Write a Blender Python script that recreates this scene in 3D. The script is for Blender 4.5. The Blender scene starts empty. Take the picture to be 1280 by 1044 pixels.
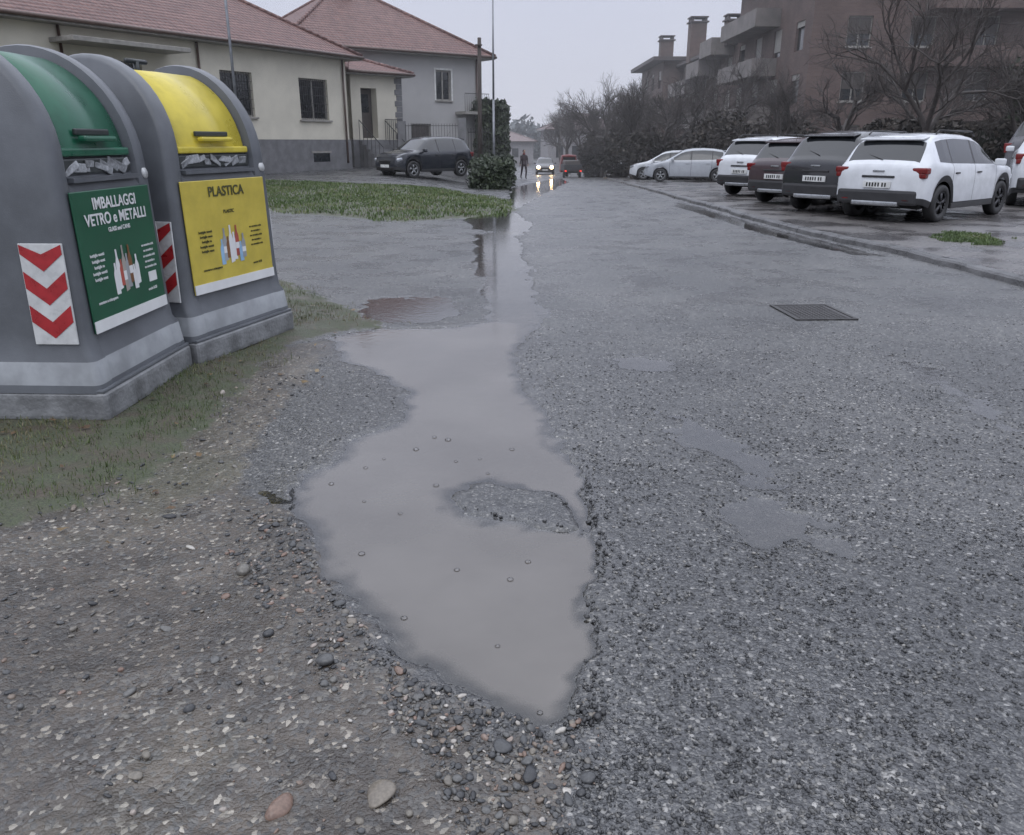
import bpy, bmesh, math, random
import numpy as np
from mathutils import Vector, Matrix
random.seed(7); rng=np.random.default_rng(11)
S=bpy.context.scene
# ------------------------------------------------------------------ site survey
CH=1.5; TP=.345; PIT=math.atan(TP); CP,SP=math.cos(PIT),math.sin(PIT)
def sm(a,b,x):
    t=np.clip((x-a)/(b-a),0,1); return t*t*(3-2*t)
def T(x,y):
    return -1.5*sm(15,90,y)*sm(-7,0,x)+.35*sm(18,40,y)*(1-sm(-5,-1,x))
def gp(u,v,dz0=0.0):
    yc=(522-v)/1000; dz=-SP+CP*yc; dy=CP+SP*yc; dx=(u-640)/1000
    t=(CH-dz0)/max(1e-4,-dz)
    for _ in range(30):
        t=.5*t+.5*(CH-dz0-float(T(dx*t,dy*t)))/max(1e-4,-dz)
    return (dx*t,dy*t)
def at(u,v,Y):
    yc=(522-v)/1000; dz=-SP+CP*yc; dy=CP+SP*yc
    return ((u-640)/1000/dy*Y, CH+Y*dz/dy)
# ------------------------------------------------------------------ noise
def _h(xi,yi,s):
    n=(xi.astype(np.int64)*374761393+yi.astype(np.int64)*668265263+s*974634777)&0xffffffff
    n=((n^(n>>13))*1274126177)&0xffffffff
    n=(n^(n>>16))&0xffffffff
    return n/4294967295.0*2-1
def vn(x,y,s=0):
    x=np.asarray(x,float);y=np.asarray(y,float)
    xi=np.floor(x);yi=np.floor(y);fx=x-xi;fy=y-yi
    fx=fx*fx*(3-2*fx);fy=fy*fy*(3-2*fy)
    a=_h(xi,yi,s);b=_h(xi+1,yi,s);c=_h(xi,yi+1,s);d=_h(xi+1,yi+1,s)
    return (a*(1-fx)+b*fx)*(1-fy)+(c*(1-fx)+d*fx)*fy
def fbm(x,y,s=0,o=4):
    r=0;a=.5
    for i in range(o):
        r=r+a*vn(x,y,s+i);x=x*2.03+7.1;y=y*2.03+3.3;a*=.5
    return r
def sdp(x,y,poly,marg=1.0):
    """signed distance to polygon, negative inside"""
    x=np.asarray(x,float);y=np.asarray(y,float)
    P=np.array(poly);out=np.full(x.shape,marg)
    m=(x>P[:,0].min()-marg)&(x<P[:,0].max()+marg)&(y>P[:,1].min()-marg)&(y<P[:,1].max()+marg)
    if not m.any(): return out
    X=x[m];Y=y[m];d=np.full(X.shape,1e9);ins=np.zeros(X.shape,bool)
    n=len(P)
    for i in range(n):
        a=P[i];b=P[(i+1)%n];e=b-a
        wx=X-a[0];wy=Y-a[1];t=np.clip((wx*e[0]+wy*e[1])/(e@e+1e-12),0,1)
        d=np.minimum(d,(wx-e[0]*t)**2+(wy-e[1]*t)**2)
        c=((a[1]>Y)!=(b[1]>Y))
        with np.errstate(divide='ignore',invalid='ignore'):
            c&=X<(b[0]-a[0])*(Y-a[1])/(b[1]-a[1]+1e-12)+a[0]
        ins^=c
    d=np.sqrt(d);out[m]=np.minimum(np.where(ins,-d,d),marg);return out
# ------------------------------------------------------------------ node materials
def nodes(m):
    m.use_nodes=True;nt=m.node_tree;nt.nodes.clear();return nt
class NB:
    def __init__(s,nt): s.nt=nt
    def n(s,t,**k):
        x=s.nt.nodes.new(t)
        for a,b in k.items():
            if a.startswith('_'): setattr(x,a[1:],b)
            else:
                key=int(a[1:]) if a[0]=='i' and a[1:].isdigit() else a.replace('__',' ')
                if hasattr(b,'is_linked') or isinstance(b,bpy.types.NodeSocket): s.nt.links.new(b,x.inputs[key])
                else: x.inputs[key].default_value=b
        return x
    def math(s,op,a,b=0.0,c=None,clamp=False):
        k=dict(_operation=op,i0=a,i1=b,_use_clamp=clamp)
        if c is not None:k['i2']=c
        return s.n('ShaderNodeMath',**k).outputs[0]
    def mix(s,f,a,b,bt='MIX'):
        x=s.nt.nodes.new('ShaderNodeMix');x.data_type='RGBA';x.blend_type=bt
        for i,v in ((0,f),(6,a),(7,b)):
            if isinstance(v,bpy.types.NodeSocket): s.nt.links.new(v,x.inputs[i])
            else: x.inputs[i].default_value=v if i==0 else (tuple(v)+(1,))[:4]
        return x.outputs[2]
    def ramp(s,f,pts,interp='LINEAR'):
        x=s.nt.nodes.new('ShaderNodeValToRGB');s.nt.links.new(f,x.inputs[0]);r=x.color_ramp;r.interpolation=interp
        while len(r.elements)<len(pts): r.elements.new(.5)
        for e,(p,c) in zip(r.elements,pts):
            e.position=p;e.color=(c,c,c,1) if not hasattr(c,'__len__') else (tuple(c)+(1,))[:4]
        return x.outputs[0]
    def sstep(s,f,a,b):
        x=s.n('ShaderNodeMapRange',Value=f);x.interpolation_type='SMOOTHSTEP'
        x.inputs[1].default_value=a;x.inputs[2].default_value=b;x.inputs[3].default_value=0;x.inputs[4].default_value=1
        return x.outputs[0]
def mat(name,col,rough=.6,metal=0,var=.18,scale=6,bump=0,bscale=40,spec=.5,emit=None,estr=0,coat=0):
    m=bpy.data.materials.new(name);nt=nodes(m);b=NB(nt)
    tc=b.n('ShaderNodeTexCoord').outputs['Object']
    no=b.n('ShaderNodeTexNoise',Vector=tc,Scale=scale,Detail=6.0,Roughness=.6).outputs[0]
    f=b.sstep(no,.3,.7)
    c=b.mix(f,[max(0,v*(1-var)) for v in col[:3]],[v*(1+var) for v in col[:3]])
    p=b.n('ShaderNodeBsdfPrincipled');nt.links.new(c,p.inputs['Base Color'])
    p.inputs['Metallic'].default_value=metal;p.inputs['Specular IOR Level'].default_value=spec
    r=b.math('MULTIPLY_ADD',f,rough*.25,rough*.87);nt.links.new(r,p.inputs['Roughness'])
    p.inputs['Coat Weight'].default_value=coat;p.inputs['Coat Roughness'].default_value=.06
    if emit: p.inputs['Emission Color'].default_value=tuple(emit)+(1,);p.inputs['Emission Strength'].default_value=estr
    if bump:
        n2=b.n('ShaderNodeTexNoise',Vector=tc,Scale=bscale,Detail=4.0).outputs[0]
        bp=b.n('ShaderNodeBump',Strength=bump,Distance=.02,Height=n2);nt.links.new(bp.outputs[0],p.inputs['Normal'])
    o=b.n('ShaderNodeOutputMaterial');nt.links.new(p.outputs[0],o.inputs[0]);return m
# ------------------------------------------------------------------ mesh helpers
def link(o,parent=None):
    S.collection.objects.link(o)
    if parent: o.parent=parent
    return o
def mk(name,v,f,mats,parent=None,smooth=False,mi=None):
    me=bpy.data.meshes.new(name);me.from_pydata([tuple(p) for p in v],[],f)
    for m in (mats if isinstance(mats,(list,tuple)) else [mats]): me.materials.append(m)
    if mi is not None: me.polygons.foreach_set('material_index',mi)
    if smooth: me.polygons.foreach_set('use_smooth',[True]*len(me.polygons))
    me.update();return link(bpy.data.objects.new(name,me),parent)
def npmesh(name,V,F,m,smooth=True):
    V=np.ascontiguousarray(V,dtype=np.float32);F=np.ascontiguousarray(F,dtype=np.int32)
    me=bpy.data.meshes.new(name);me.vertices.add(len(V));me.vertices.foreach_set('co',V.ravel())
    k=F.shape[1];me.loops.add(F.size);me.loops.foreach_set('vertex_index',F.ravel())
    me.polygons.add(len(F));me.polygons.foreach_set('loop_start',np.arange(0,F.size,k,dtype=np.int32))
    me.polygons.foreach_set('loop_total',np.full(len(F),k,dtype=np.int32))
    if smooth: me.polygons.foreach_set('use_smooth',np.ones(len(F),bool))
    me.update(calc_edges=True)
    if m: me.materials.append(m)
    return me
def empty(name,loc=(0,0,0),rz=0):
    e=bpy.data.objects.new(name,None);e.empty_display_size=.2;e.location=loc;e.rotation_euler=(0,0,rz);return link(e)
def box(name,c,s,m,parent=None,bev=0,rot=None,seg=2):
    bm=bmesh.new();bmesh.ops.create_cube(bm,size=1)
    for v in bm.verts: v.co=Vector((v.co.x*s[0],v.co.y*s[1],v.co.z*s[2]))
    if bev>0: bmesh.ops.bevel(bm,geom=bm.edges[:],offset=min(bev,min(s)*.45),segments=seg,affect='EDGES',profile=.6)
    me=bpy.data.meshes.new(name);bm.to_mesh(me);bm.free();me.materials.append(m)
    o=bpy.data.objects.new(name,me);o.location=c
    if rot:o.rotation_euler=rot
    return link(o,parent)
def boxes(name,lst,m,parent=None):
    v=[];f=[]
    for (x0,y0,z0,x1,y1,z1) in lst:
        k=len(v);v+=[(x0,y0,z0),(x1,y0,z0),(x1,y1,z0),(x0,y1,z0),(x0,y0,z1),(x1,y0,z1),(x1,y1,z1),(x0,y1,z1)]
        f+=[(k+3,k+2,k+1,k),(k+4,k+5,k+6,k+7),(k,k+1,k+5,k+4),(k+1,k+2,k+6,k+5),(k+2,k+3,k+7,k+6),(k+3,k,k+4,k+7)]
    return mk(name,v,f,m,parent)
def tubes(name,segs,m,parent=None,n=6):
    V=[];F=[]
    for p0,p1,r0,r1 in segs:
        p0=Vector(p0);p1=Vector(p1);d=(p1-p0)
        if d.length<1e-6: continue
        d.normalize();a=d.orthogonal().normalized();b=d.cross(a);k=len(V)
        for p,r in((p0,r0),(p1,r1)):
            for i in range(n):
                t=2*math.pi*i/n;V.append(p+a*(math.cos(t)*r)+b*(math.sin(t)*r))
        for i in range(n): F.append((k+i,k+(i+1)%n,k+n+(i+1)%n,k+n+i))
        F.append(tuple(range(k+n,k+2*n)));F.append(tuple(range(k+n-1,k-1,-1)))
    return mk(name,V,F,m,parent,smooth=True)
# ------------------------------------------------------------------ zones (surveyed on the ground)
def Z(l): return [gp(*p) for p in l]
PUD=Z([(405,420),(470,408),(560,408),(610,400),(652,402),(654,452),(662,480),(698,520),(714,560),(730,600),(734,640),(744,665),(752,700),(734,740),(742,790),(736,850),(712,905),(690,922),(645,898),(595,886),(540,858),(485,820),(438,768),(415,745),(390,715),(384,668),(346,640),(354,600),(414,570),(430,543),(492,524),(500,490),(462,464),(420,450)])
ISL=Z([(574,616),(604,609),(640,609),(690,620),(722,638),(730,664),(700,660),(655,647),(604,640),(579,632)])
SHAL=[Z([(875,640),(930,612),(1000,618),(1054,655),(1048,688),(960,700),(890,685)]),
 Z([(745,447),(790,438),(865,449),(845,463),(775,467)]),
 Z([(815,508),(880,513),(950,555),(995,600),(960,635),(895,600),(845,555)]),
 Z([(570,268),(640,262),(672,282),(650,294),(590,286)]),
 Z([(590,292),(650,288),(662,330),(672,365),(688,392),(664,430),(612,428),(602,385),(592,335)]),
 Z([(455,372),(560,370),(600,392),(530,406),(445,398)]),
 Z([(850,252),(960,283),(1050,305),(1120,322),(1060,318),(950,292),(840,257)]),
 Z([(634,236),(700,222),(712,228),(672,248),(644,262),(634,250)]),
 Z([(722,900),(690,905),(672,985),(660,1100),(715,1100),(702,1000)]),
 Z([(305,608),(362,606),(376,632),(325,636)]),
 Z([(1110,440),(1150,450),(1260,520),(1300,560),(1260,545),(1150,470)])]
KK=[.2,.12,.24,.10,.13,.16,.06,.15,.1,.08,.2]
DD=[.0150,.019,.0140,.022,.024,.017,.02,.022,.014,.016,.0130]
GR1=Z([(-900,760),(-200,700),(0,664),(100,638),(180,600),(250,540),(295,490),(345,440),(400,420),(482,405),(430,385),(355,352),(250,335),(-500,340),(-1200,420)])
GR2=Z([(336,226),(450,231),(560,237),(642,252),(643,264),(600,272),(500,277),(338,264),(60,255),(60,226)])
DRT=Z([(-900,1200),(-900,740),(0,650),(100,630),(180,585),(240,540),(290,480),(345,435),(420,425),(395,455),(345,520),(300,580),(290,600),(350,640),(402,690),(432,765),(490,850),(560,890),(690,930),(720,1250)])
GVA=Z([(315,640),(400,655),(415,740),(470,790),(520,860),(430,870),(340,760),(290,690)])
GVB=Z([(480,850),(560,870),(690,905),(745,880),(745,930),(700,1060),(600,1100),(560,960),(500,910)])
WL=-.009
def shade_fields(x,y):
    m=.04*vn(x*7,y*7,5)+.03*vn(x*19,y*19,6)
    return np.maximum(sdp(x,y,PUD,1.5),-sdp(x,y,ISL,1.5))+m*.8
def ground_h(x,y,detail=True):
    x=np.asarray(x,float);y=np.asarray(y,float)
    d=shade_fields(x,y)
    fl=fbm(x*.9,y*.9,1)*.008
    z=fl*(sm(0.05,.8,d))
    if detail: z=z+.0035*fbm(x*14,y*14,3)+.002*vn(x*45,y*45,9)
    steep=sm(-.05,.2,x)*sm(3.9,3.45,y)
    w=.06*steep+.17*(1-steep)
    z=z-.050*sm(0,1,-d/w)
    z=z+.006*steep*sm(.10,.0,np.abs(d-.06))
    for i,p in enumerate(SHAL):
        k=KK[i];s_=sdp(x,y,p,1.5)
        ds=s_+k*fbm(x*3,y*(3 if i!=7 else .8),20+i)+k*.5*vn(x*13,y*(13 if i not in(3,4,7) else 5),70+i)
        z=z-fl*sm(.5,0,s_)*(z>-.008)*.8
        z=z-DD[i]*sm(0,1,-ds/(.12 if i not in(0,2) else .2))
    gr=sm(.1,-.3,sdp(x,y,GR1,1.5));z=z+gr*(.03+.02*fbm(x*2,y*2,40))
    g2=sm(.2,-1,sdp(x,y,GR2,1.5));z=z+g2*.06
    dr=sm(.1,-.2,sdp(x,y,DRT,1.5));z=z+dr*(.010+.016*fbm(x*3.3,y*3.3,50)+.006*fbm(x*18,y*18,51))
    return z+T(x,y)
def axis(lo,hi,stepf,start):
    a=[start]
    while a[-1]<hi:a.append(a[-1]+stepf(a[-1]))
    b=[start]
    while b[-1]>lo:b.append(b[-1]-stepf(b[-1]))
    return np.array(b[:0:-1]+a)
xs=axis(-60,70,lambda x:.014+.03*max(0,abs(x)-2),0.0)
ys=axis(-8,160,lambda y:(.008+.0008*(y-1.2)**2 if y<10 else .08+.02*(y-10)) if y>1.2 else .02+.15*(1.2-y),1.25)
nx,ny=len(xs),len(ys)
GX,GY=np.meshgrid(xs,ys);gx,gy=GX.ravel(),GY.ravel()
gz=ground_h(gx,gy)
i=np.arange(nx-1)[None,:]+np.arange(ny-1)[:,None]*nx
FQ=np.stack([i,i+1,i+nx+1,i+nx],-1).reshape(-1,4)
# ------------------------------------------------------------------ road / soil material
def road_mat():
    m=bpy.data.materials.new('wet_asphalt_soil_grass');nt=nodes(m);b=NB(nt)
    tc=b.n('ShaderNodeTexCoord').outputs['Object']
    A=lambda n:b.n('ShaderNodeAttribute',_attribute_name=n).outputs['Fac']
    wob=b.n('ShaderNodeTexNoise',Vector=tc,Scale=25.0,Detail=2.0).outputs[1]
    co=b.n('ShaderNodeVectorMath',_operation='MULTIPLY_ADD',i0=wob,i1=(.02,.02,.02),i2=tc).outputs[0]
    v1=b.n('ShaderNodeTexVoronoi',Vector=co,Scale=75.0);v2=b.n('ShaderNodeTexVoronoi',Vector=co,Scale=180.0)
    big=b.n('ShaderNodeTexNoise',Vector=tc,Scale=.7,Detail=5.0).outputs[0]
    mid=b.n('ShaderNodeTexNoise',Vector=tc,Scale=5.0,Detail=6.0,Roughness=.65).outputs[0]
    fine=b.n('ShaderNodeTexNoise',Vector=tc,Scale=90.0,Detail=4.0,Roughness=.7).outputs[0]
    s1=b.n('ShaderNodeSeparateColor',Color=v1.outputs['Color']);s2=b.n('ShaderNodeSeparateColor',Color=v2.outputs['Color'])
    stone=b.ramp(s1.outputs[0],[(0,(.025,.026,.028)),(.35,(.050,.051,.054)),(.7,(.083,.084,.086)),(.88,(.135,.131,.122)),(1,(.33,.32,.30))])
    stone2=b.ramp(s2.outputs[1],[(0,(.025,.026,.028)),(.6,(.064,.065,.067)),(1,(.18,.175,.165))])
    dd=b.ramp(v1.outputs['Distance'],[(.0,1.),(.45,1.),(.75,.3)])
    pick=b.math('GREATER_THAN',s1.outputs[1],.42)
    asp=b.mix(pick,stone2,b.mix(1,stone,dd,'MULTIPLY'))
    asp=b.mix(b.sstep(big,.3,.7),b.mix(1,asp,(.70,.72,.76),'MULTIPLY'),b.mix(1,asp,(1.2,1.2,1.2),'MULTIPLY'))
    soil=b.mix(b.sstep(mid,.35,.65),(.034,.027,.021),(.095,.079,.063))
    soil=b.mix(b.math('MULTIPLY',b.math('GREATER_THAN',s1.outputs[1],.6),.8),soil,b.mix(1,stone,(1.3,1.25,1.15),'MULTIPLY'))
    soil=b.mix(b.sstep(big,.35,.6),b.mix(1,soil,(.58,.54,.50),'MULTIPLY'),b.mix(1,soil,(1.2,1.19,1.17),'MULTIPLY'))
    moss=b.mix(b.sstep(fine,.3,.7),(.035,.034,.018),(.08,.078,.036))
    gsoil=b.mix(b.sstep(mid,.3,.62),(.066,.049,.028),(.050,.064,.022))
    gsoil=b.mix(b.sstep(fine,.35,.65),b.mix(1,gsoil,(.5,.5,.5),'MULTIPLY'),gsoil)
    def edge(a,k=1.3):
        x=b.math('MULTIPLY_ADD',b.math('SUBTRACT',mid,.5),k,A(a));return b.sstep(x,.35,.62)
    dirt=edge('dirt');grass=edge('grass')
    c=b.mix(dirt,asp,soil)
    c=b.mix(b.math('MULTIPLY',b.math('MULTIPLY',dirt,b.sstep(big,.5,.65)),.6),c,moss)
    c=b.mix(grass,c,gsoil)
    wet=A('wet')
    wt=b.math('MULTIPLY',b.sstep(b.math('MULTIPLY_ADD',b.math('SUBTRACT',mid,.5),.9,wet),.25,.85),b.math('SUBTRACT',1.0,grass))
    c=b.mix(b.math('MULTIPLY',wt,.6),c,b.mix(1,c,(.5,.49,.47),'MULTIPLY'))
    p=b.n('ShaderNodeBsdfPrincipled');nt.links.new(c,p.inputs['Base Color'])
    film=b.sstep(b.n('ShaderNodeTexNoise',Vector=tc,Scale=1.6,Detail=7.0,Roughness=.7).outputs[0],.42,.66)
    r=b.math('MULTIPLY_ADD',film,-.19,.35);r=b.math('MULTIPLY_ADD',wt,-.10,r)
    r=b.math('MULTIPLY_ADD',grass,.35,r);r=b.math('MULTIPLY_ADD',dirt,.08,r)
    nt.links.new(r,p.inputs['Roughness']);p.inputs['Specular IOR Level'].default_value=.95
    h1=b.math('MULTIPLY',b.ramp(v1.outputs['Distance'],[(0,1.),(.35,.85),(.75,0.)]),b.math('MULTIPLY_ADD',s1.outputs[2],.7,.3))
    h2=b.ramp(v2.outputs['Distance'],[(0,.5),(.7,0.)])
    h=b.math('ADD',b.math('ADD',h1,h2),b.math('MULTIPLY',fine,.6))
    bp=b.n('ShaderNodeBump',Distance=.0045,Height=h);nt.links.new(b.math('MULTIPLY_ADD',wt,-.4,.8),bp.inputs['Strength'])
    nt.links.new(bp.outputs[0],p.inputs['Normal'])
    o=b.n('ShaderNodeOutputMaterial');nt.links.new(p.outputs[0],o.inputs[0]);return m
me=npmesh('road',np.stack([gx,gy,gz],-1),FQ,road_mat())
def attr(me,n,a):
    at_=me.attributes.new(n,'FLOAT','POINT');at_.data.foreach_set('value',np.ascontiguousarray(a,dtype=np.float32))
g1=sm(.25,-.25,sdp(gx,gy,GR1,1.5));g2=sm(.5,-.5,sdp(gx,gy,GR2,1.5))
attr(me,'grass',np.maximum(g1,g2))
attr(me,'dirt',np.maximum(sm(.25,-.25,sdp(gx,gy,DRT,1.5)),.5*sm(.3,-.1,sdp(gx,gy,GR1,1.5))))
wetv=sm(.30,-.1,shade_fields(gx,gy))
for p in SHAL: wetv=np.maximum(wetv,sm(.4,-.3,sdp(gx,gy,p,1.5))*.8)
attr(me,'wet',wetv)
link(bpy.data.objects.new('road',me))
# ------------------------------------------------------------------ puddle water
def water_mat():
    m=bpy.data.materials.new('muddy_rain_water');nt=nodes(m);b=NB(nt)
    tc=b.n('ShaderNodeTexCoord').outputs['Object']
    dp=b.n('ShaderNodeAttribute',_attribute_name='depth').outputs['Fac']
    no=b.n('ShaderNodeTexNoise',Vector=tc,Scale=1.5,Detail=4.0).outputs[0]
    f=b.sstep(b.math('MULTIPLY_ADD',b.math('SUBTRACT',no,.5),.016,dp),.0,.040)
    f=b.math('MULTIPLY',f,.92)
    mud=b.mix(b.sstep(no,.3,.7),(.088,.078,.068),(.120,.108,.096))
    di=b.n('ShaderNodeBsdfDiffuse',Color=mud);tr=b.n('ShaderNodeBsdfTransparent');tr.inputs[0].default_value=(.93,.92,.9,1)
    mx=nt.nodes.new('ShaderNodeMixShader');nt.links.new(f,mx.inputs[0]);nt.links.new(tr.outputs[0],mx.inputs[1]);nt.links.new(di.outputs[0],mx.inputs[2])
    rip=b.n('ShaderNodeTexNoise',Vector=tc,Scale=16.0,Detail=3.0).outputs[0]
    bp=b.n('ShaderNodeBump',Strength=.10,Distance=.01,Height=rip).outputs[0]
    gl=b.n('ShaderNodeBsdfGlossy',Roughness=.08,Normal=bp);gl.inputs[0].default_value=(1,1,1,1)
    fr=b.n('ShaderNodeFresnel',IOR=1.75,Normal=bp).outputs[0]
    m2=nt.nodes.new('ShaderNodeMixShader');nt.links.new(fr,m2.inputs[0]);nt.links.new(mx.outputs[0],m2.inputs[1]);nt.links.new(gl.outputs[0],m2.inputs[2])
    o=b.n('ShaderNodeOutputMaterial');nt.links.new(m2.outputs[0],o.inputs[0]);return m
WM=water_mat()
dm=sdp(gx,gy,PUD,1.5)
for p in SHAL: dm=np.minimum(dm,sdp(gx,gy,p,1.5))
wz=T(gx,gy)+WL
keepv=(dm<.28)&(wz>gz-.02)
fk=keepv[FQ].all(1);FW=FQ[fk];used=np.unique(FW);remap=np.full(len(gx),-1);remap[used]=np.arange(len(used))
wm=npmesh('puddle_water',np.stack([gx[used],gy[used],wz[used]],-1),remap[FW],WM)
attr(wm,'depth',np.clip((wz-gz)[used],0,1));link(bpy.data.objects.new('puddle_water',wm))
# ------------------------------------------------------------------ stones
def ico(sub):
    bm=bmesh.new();bmesh.ops.create_icosphere(bm,subdivisions=sub,radius=1)
    v=np.array([tuple(a.co) for a in bm.verts]);f=np.array([[q.index for q in a.verts] for a in bm.faces]);bm.free();return v,f
def stones(name,X,Y,R,m,flat=.55,sub=2,sink=.25,smooth=True):
    v,f=ico(sub);n=len(X);k=len(v)
    sc=np.stack([R*rng.uniform(.8,1.35,n),R*rng.uniform(.6,1.0,n),R*rng.uniform(flat*.7,flat*1.2,n)],-1)
    P=np.repeat(v[None],n,0)
    ph=rng.uniform(0,6,(n,3,3))
    for j in range(3):
        P=P*(1+.17*np.sin(P[:,:,[ (j+1)%3]]*2.3+ph[:,None,j,:1]))
    P=P*sc[:,None,:]
    a=rng.uniform(0,6.28,n);c,s=np.cos(a)[:,None],np.sin(a)[:,None]
    px=P[...,0]*c-P[...,1]*s;py=P[...,0]*s+P[...,1]*c
    tl=rng.uniform(-.35,.35,n)[:,None];pz=P[...,2]+px*tl
    zz=ground_h(X,Y,False)
    V=np.stack([px+X[:,None],py+Y[:,None],pz+(zz+sc[:,2]*(1-2*sink))[:,None]],-1).reshape(-1,3)
    F=(f[None]+(np.arange(n)*k)[:,None,None]).reshape(-1,3)
    me=npmesh(name,V,F,m,smooth);attr(me,'tone',np.repeat(rng.random(n),k));return link(bpy.data.objects.new(name,me))
def stone_mat(name,pts,rough=.28):
    m=bpy.data.materials.new(name);nt=nodes(m);b=NB(nt)
    a=b.n('ShaderNodeAttribute',_attribute_name='tone').outputs['Fac']
    tc=b.n('ShaderNodeTexCoord').outputs['Object'];no=b.n('ShaderNodeTexNoise',Vector=tc,Scale=120.0,Detail=4.0).outputs[0]
    c=b.ramp(a,pts);c=b.mix(b.sstep(no,.3,.7),b.mix(1,c,(.7,.7,.7),'MULTIPLY'),c)
    p=b.n('ShaderNodeBsdfPrincipled',Roughness=rough);nt.links.new(c,p.inputs['Base Color'])
    bp=b.n('ShaderNodeBump',Strength=.3,Distance=.002,Height=no);nt.links.new(bp.outputs[0],p.inputs['Normal'])
    o=b.n('ShaderNodeOutputMaterial');nt.links.new(p.outputs[0],o.inputs[0]);return m
SM=stone_mat('wet_stone',[(0,(.03,.031,.034)),(.42,(.068,.07,.073)),(.68,(.125,.124,.12)),(.83,(.19,.17,.14)),(.92,(.20,.13,.10)),(1,(.48,.46,.42))])
SA=stone_mat('asphalt_aggregate',[(0,(.025,.026,.028)),(.55,(.054,.055,.058)),(.85,(.09,.09,.088)),(1,(.28,.27,.25))],.3)
def inpoly(poly,n):
    P=np.array(poly);X=rng.uniform(P[:,0].min(),P[:,0].max(),n);Y=rng.uniform(P[:,1].min(),P[:,1].max(),n)
    k=sdp(X,Y,poly,1.5)<.03;return X[k],Y[k]
X,Y=[],[]
for poly,n in((GVA,2600),(GVB,2000),(DRT,9000)):
    a,b_=inpoly(poly,n);X.append(a);Y.append(b_)
X=np.concatenate(X);Y=np.concatenate(Y)
k=(Y>1.0)&(Y<5.2)&(sdp(X,Y,PUD,1.5)>-.02);X,Y=X[k],Y[k]
R=.003+.009*rng.random(len(X))**3.5+ .009*(rng.random(len(X))>.97)
stones('gravel',X,Y,R,SM,sink=.33)
BP=Z([(408,832),(478,1000),(355,1012),(305,716),(388,708),(330,664),(628,940),(440,778),(654,930),(236,888),(170,976),(500,756),(612,838),(660,955),(345,660),(270,828)])
BR=np.array([.036,.036,.040,.035,.022,.024,.024,.022,.020,.022,.022,.018,.02,.018,.02,.018])
stones('pebble',np.array([p[0] for p in BP]),np.array([p[1] for p in BP]),BR*.85,SM,flat=.5,sub=3)
n=64000
Y=1.15+7.0*rng.random(n)**1.35;X=(rng.random(n)*2-1)*(Y*.78)
left=(X<-.25)&(Y>2.9)
k=(sdp(X,Y,PUD,1.5)>.0)&(sdp(X,Y,DRT,1.5)>0)&(sdp(X,Y,GR1,1.5)>0)&(rng.random(n)<sm(8,3.2,Y)*1.1)&((~left)|(rng.random(n)<.25));X,Y=X[k],Y[k]
stones('asphalt_aggregate_stones',X,Y,.0026+.0052*rng.random(len(X))**2,SA,flat=.6,sub=1,sink=.40)
c=np.array(PUD);L=[]
for i_ in range(len(c)):
    a,b_=c[i_],c[(i_+1)%len(c)]
    if (a[0]>.05 and a[1]<3.6) or a[1]<2.0:
        for _ in range(int(np.linalg.norm(b_-a)*45)): L.append(a+(b_-a)*rng.random()+rng.normal(0,.02,2))
for q in Z([(735,905),(725,890),(745,888),(715,900)]):
    for _ in range(8): L.append(np.array(q)+rng.normal(0,.02,2))
for i_ in range(3,9):
    a,b_=np.array(ISL[i_]),np.array(ISL[(i_+1)%len(ISL)])
    for _ in range(int(np.linalg.norm(b_-a)*40)): L.append(a+(b_-a)*rng.random()+rng.normal(0,.014,2))
for q in Z([(268,832),(505,520),(540,632),(432,545),(418,602),(508,500)]): L.append(np.array(q))
L=np.array(L);CR=stone_mat('bitumen_crumb',[(0,(.015,.015,.016)),(1,(.055,.055,.057))],.3)
stones('asphalt_crumbs',L[:,0],L[:,1],.003+.010*rng.random(len(L))**2.5,CR,flat=.7,sub=1,smooth=False)
# small rain bubbles floating on the puddle
BB=Z([(457,583),(570,575),(545,605),(455,625),(414,603),(571,710),(622,805),(543,545),(480,572),(638,722),(600,572),(675,888),(660,700),(520,560),(610,590),(500,640),(452,690),(560,548),(640,560),(505,770)])
bv,bf=ico(3);V=[];F=[];k=0
for q,(x,y) in enumerate(BB):
    r=random.uniform(.008,.017);V.append(bv*r*[1,1,.6]+[x,y,WL]);F.append(bf+k);k+=len(bv)
bm_=bpy.data.materials.new('rain_bubble');nt=nodes(bm_);b=NB(nt)
gl=b.n('ShaderNodeBsdfGlossy',Roughness=.08);gl.inputs[0].default_value=(.9,.9,.92,1);tr=b.n('ShaderNodeBsdfTransparent');fr=b.n('ShaderNodeFresnel',IOR=1.33).outputs[0]
mx=nt.nodes.new('ShaderNodeMixShader');nt.links.new(fr,mx.inputs[0]);nt.links.new(tr.outputs[0],mx.inputs[1]);nt.links.new(gl.outputs[0],mx.inputs[2])
o=b.n('ShaderNodeOutputMaterial');nt.links.new(mx.outputs[0],o.inputs[0])
link(bpy.data.objects.new('rain_bubbles',npmesh('rain_bubbles',np.concatenate(V),np.concatenate(F),bm_)))
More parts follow.
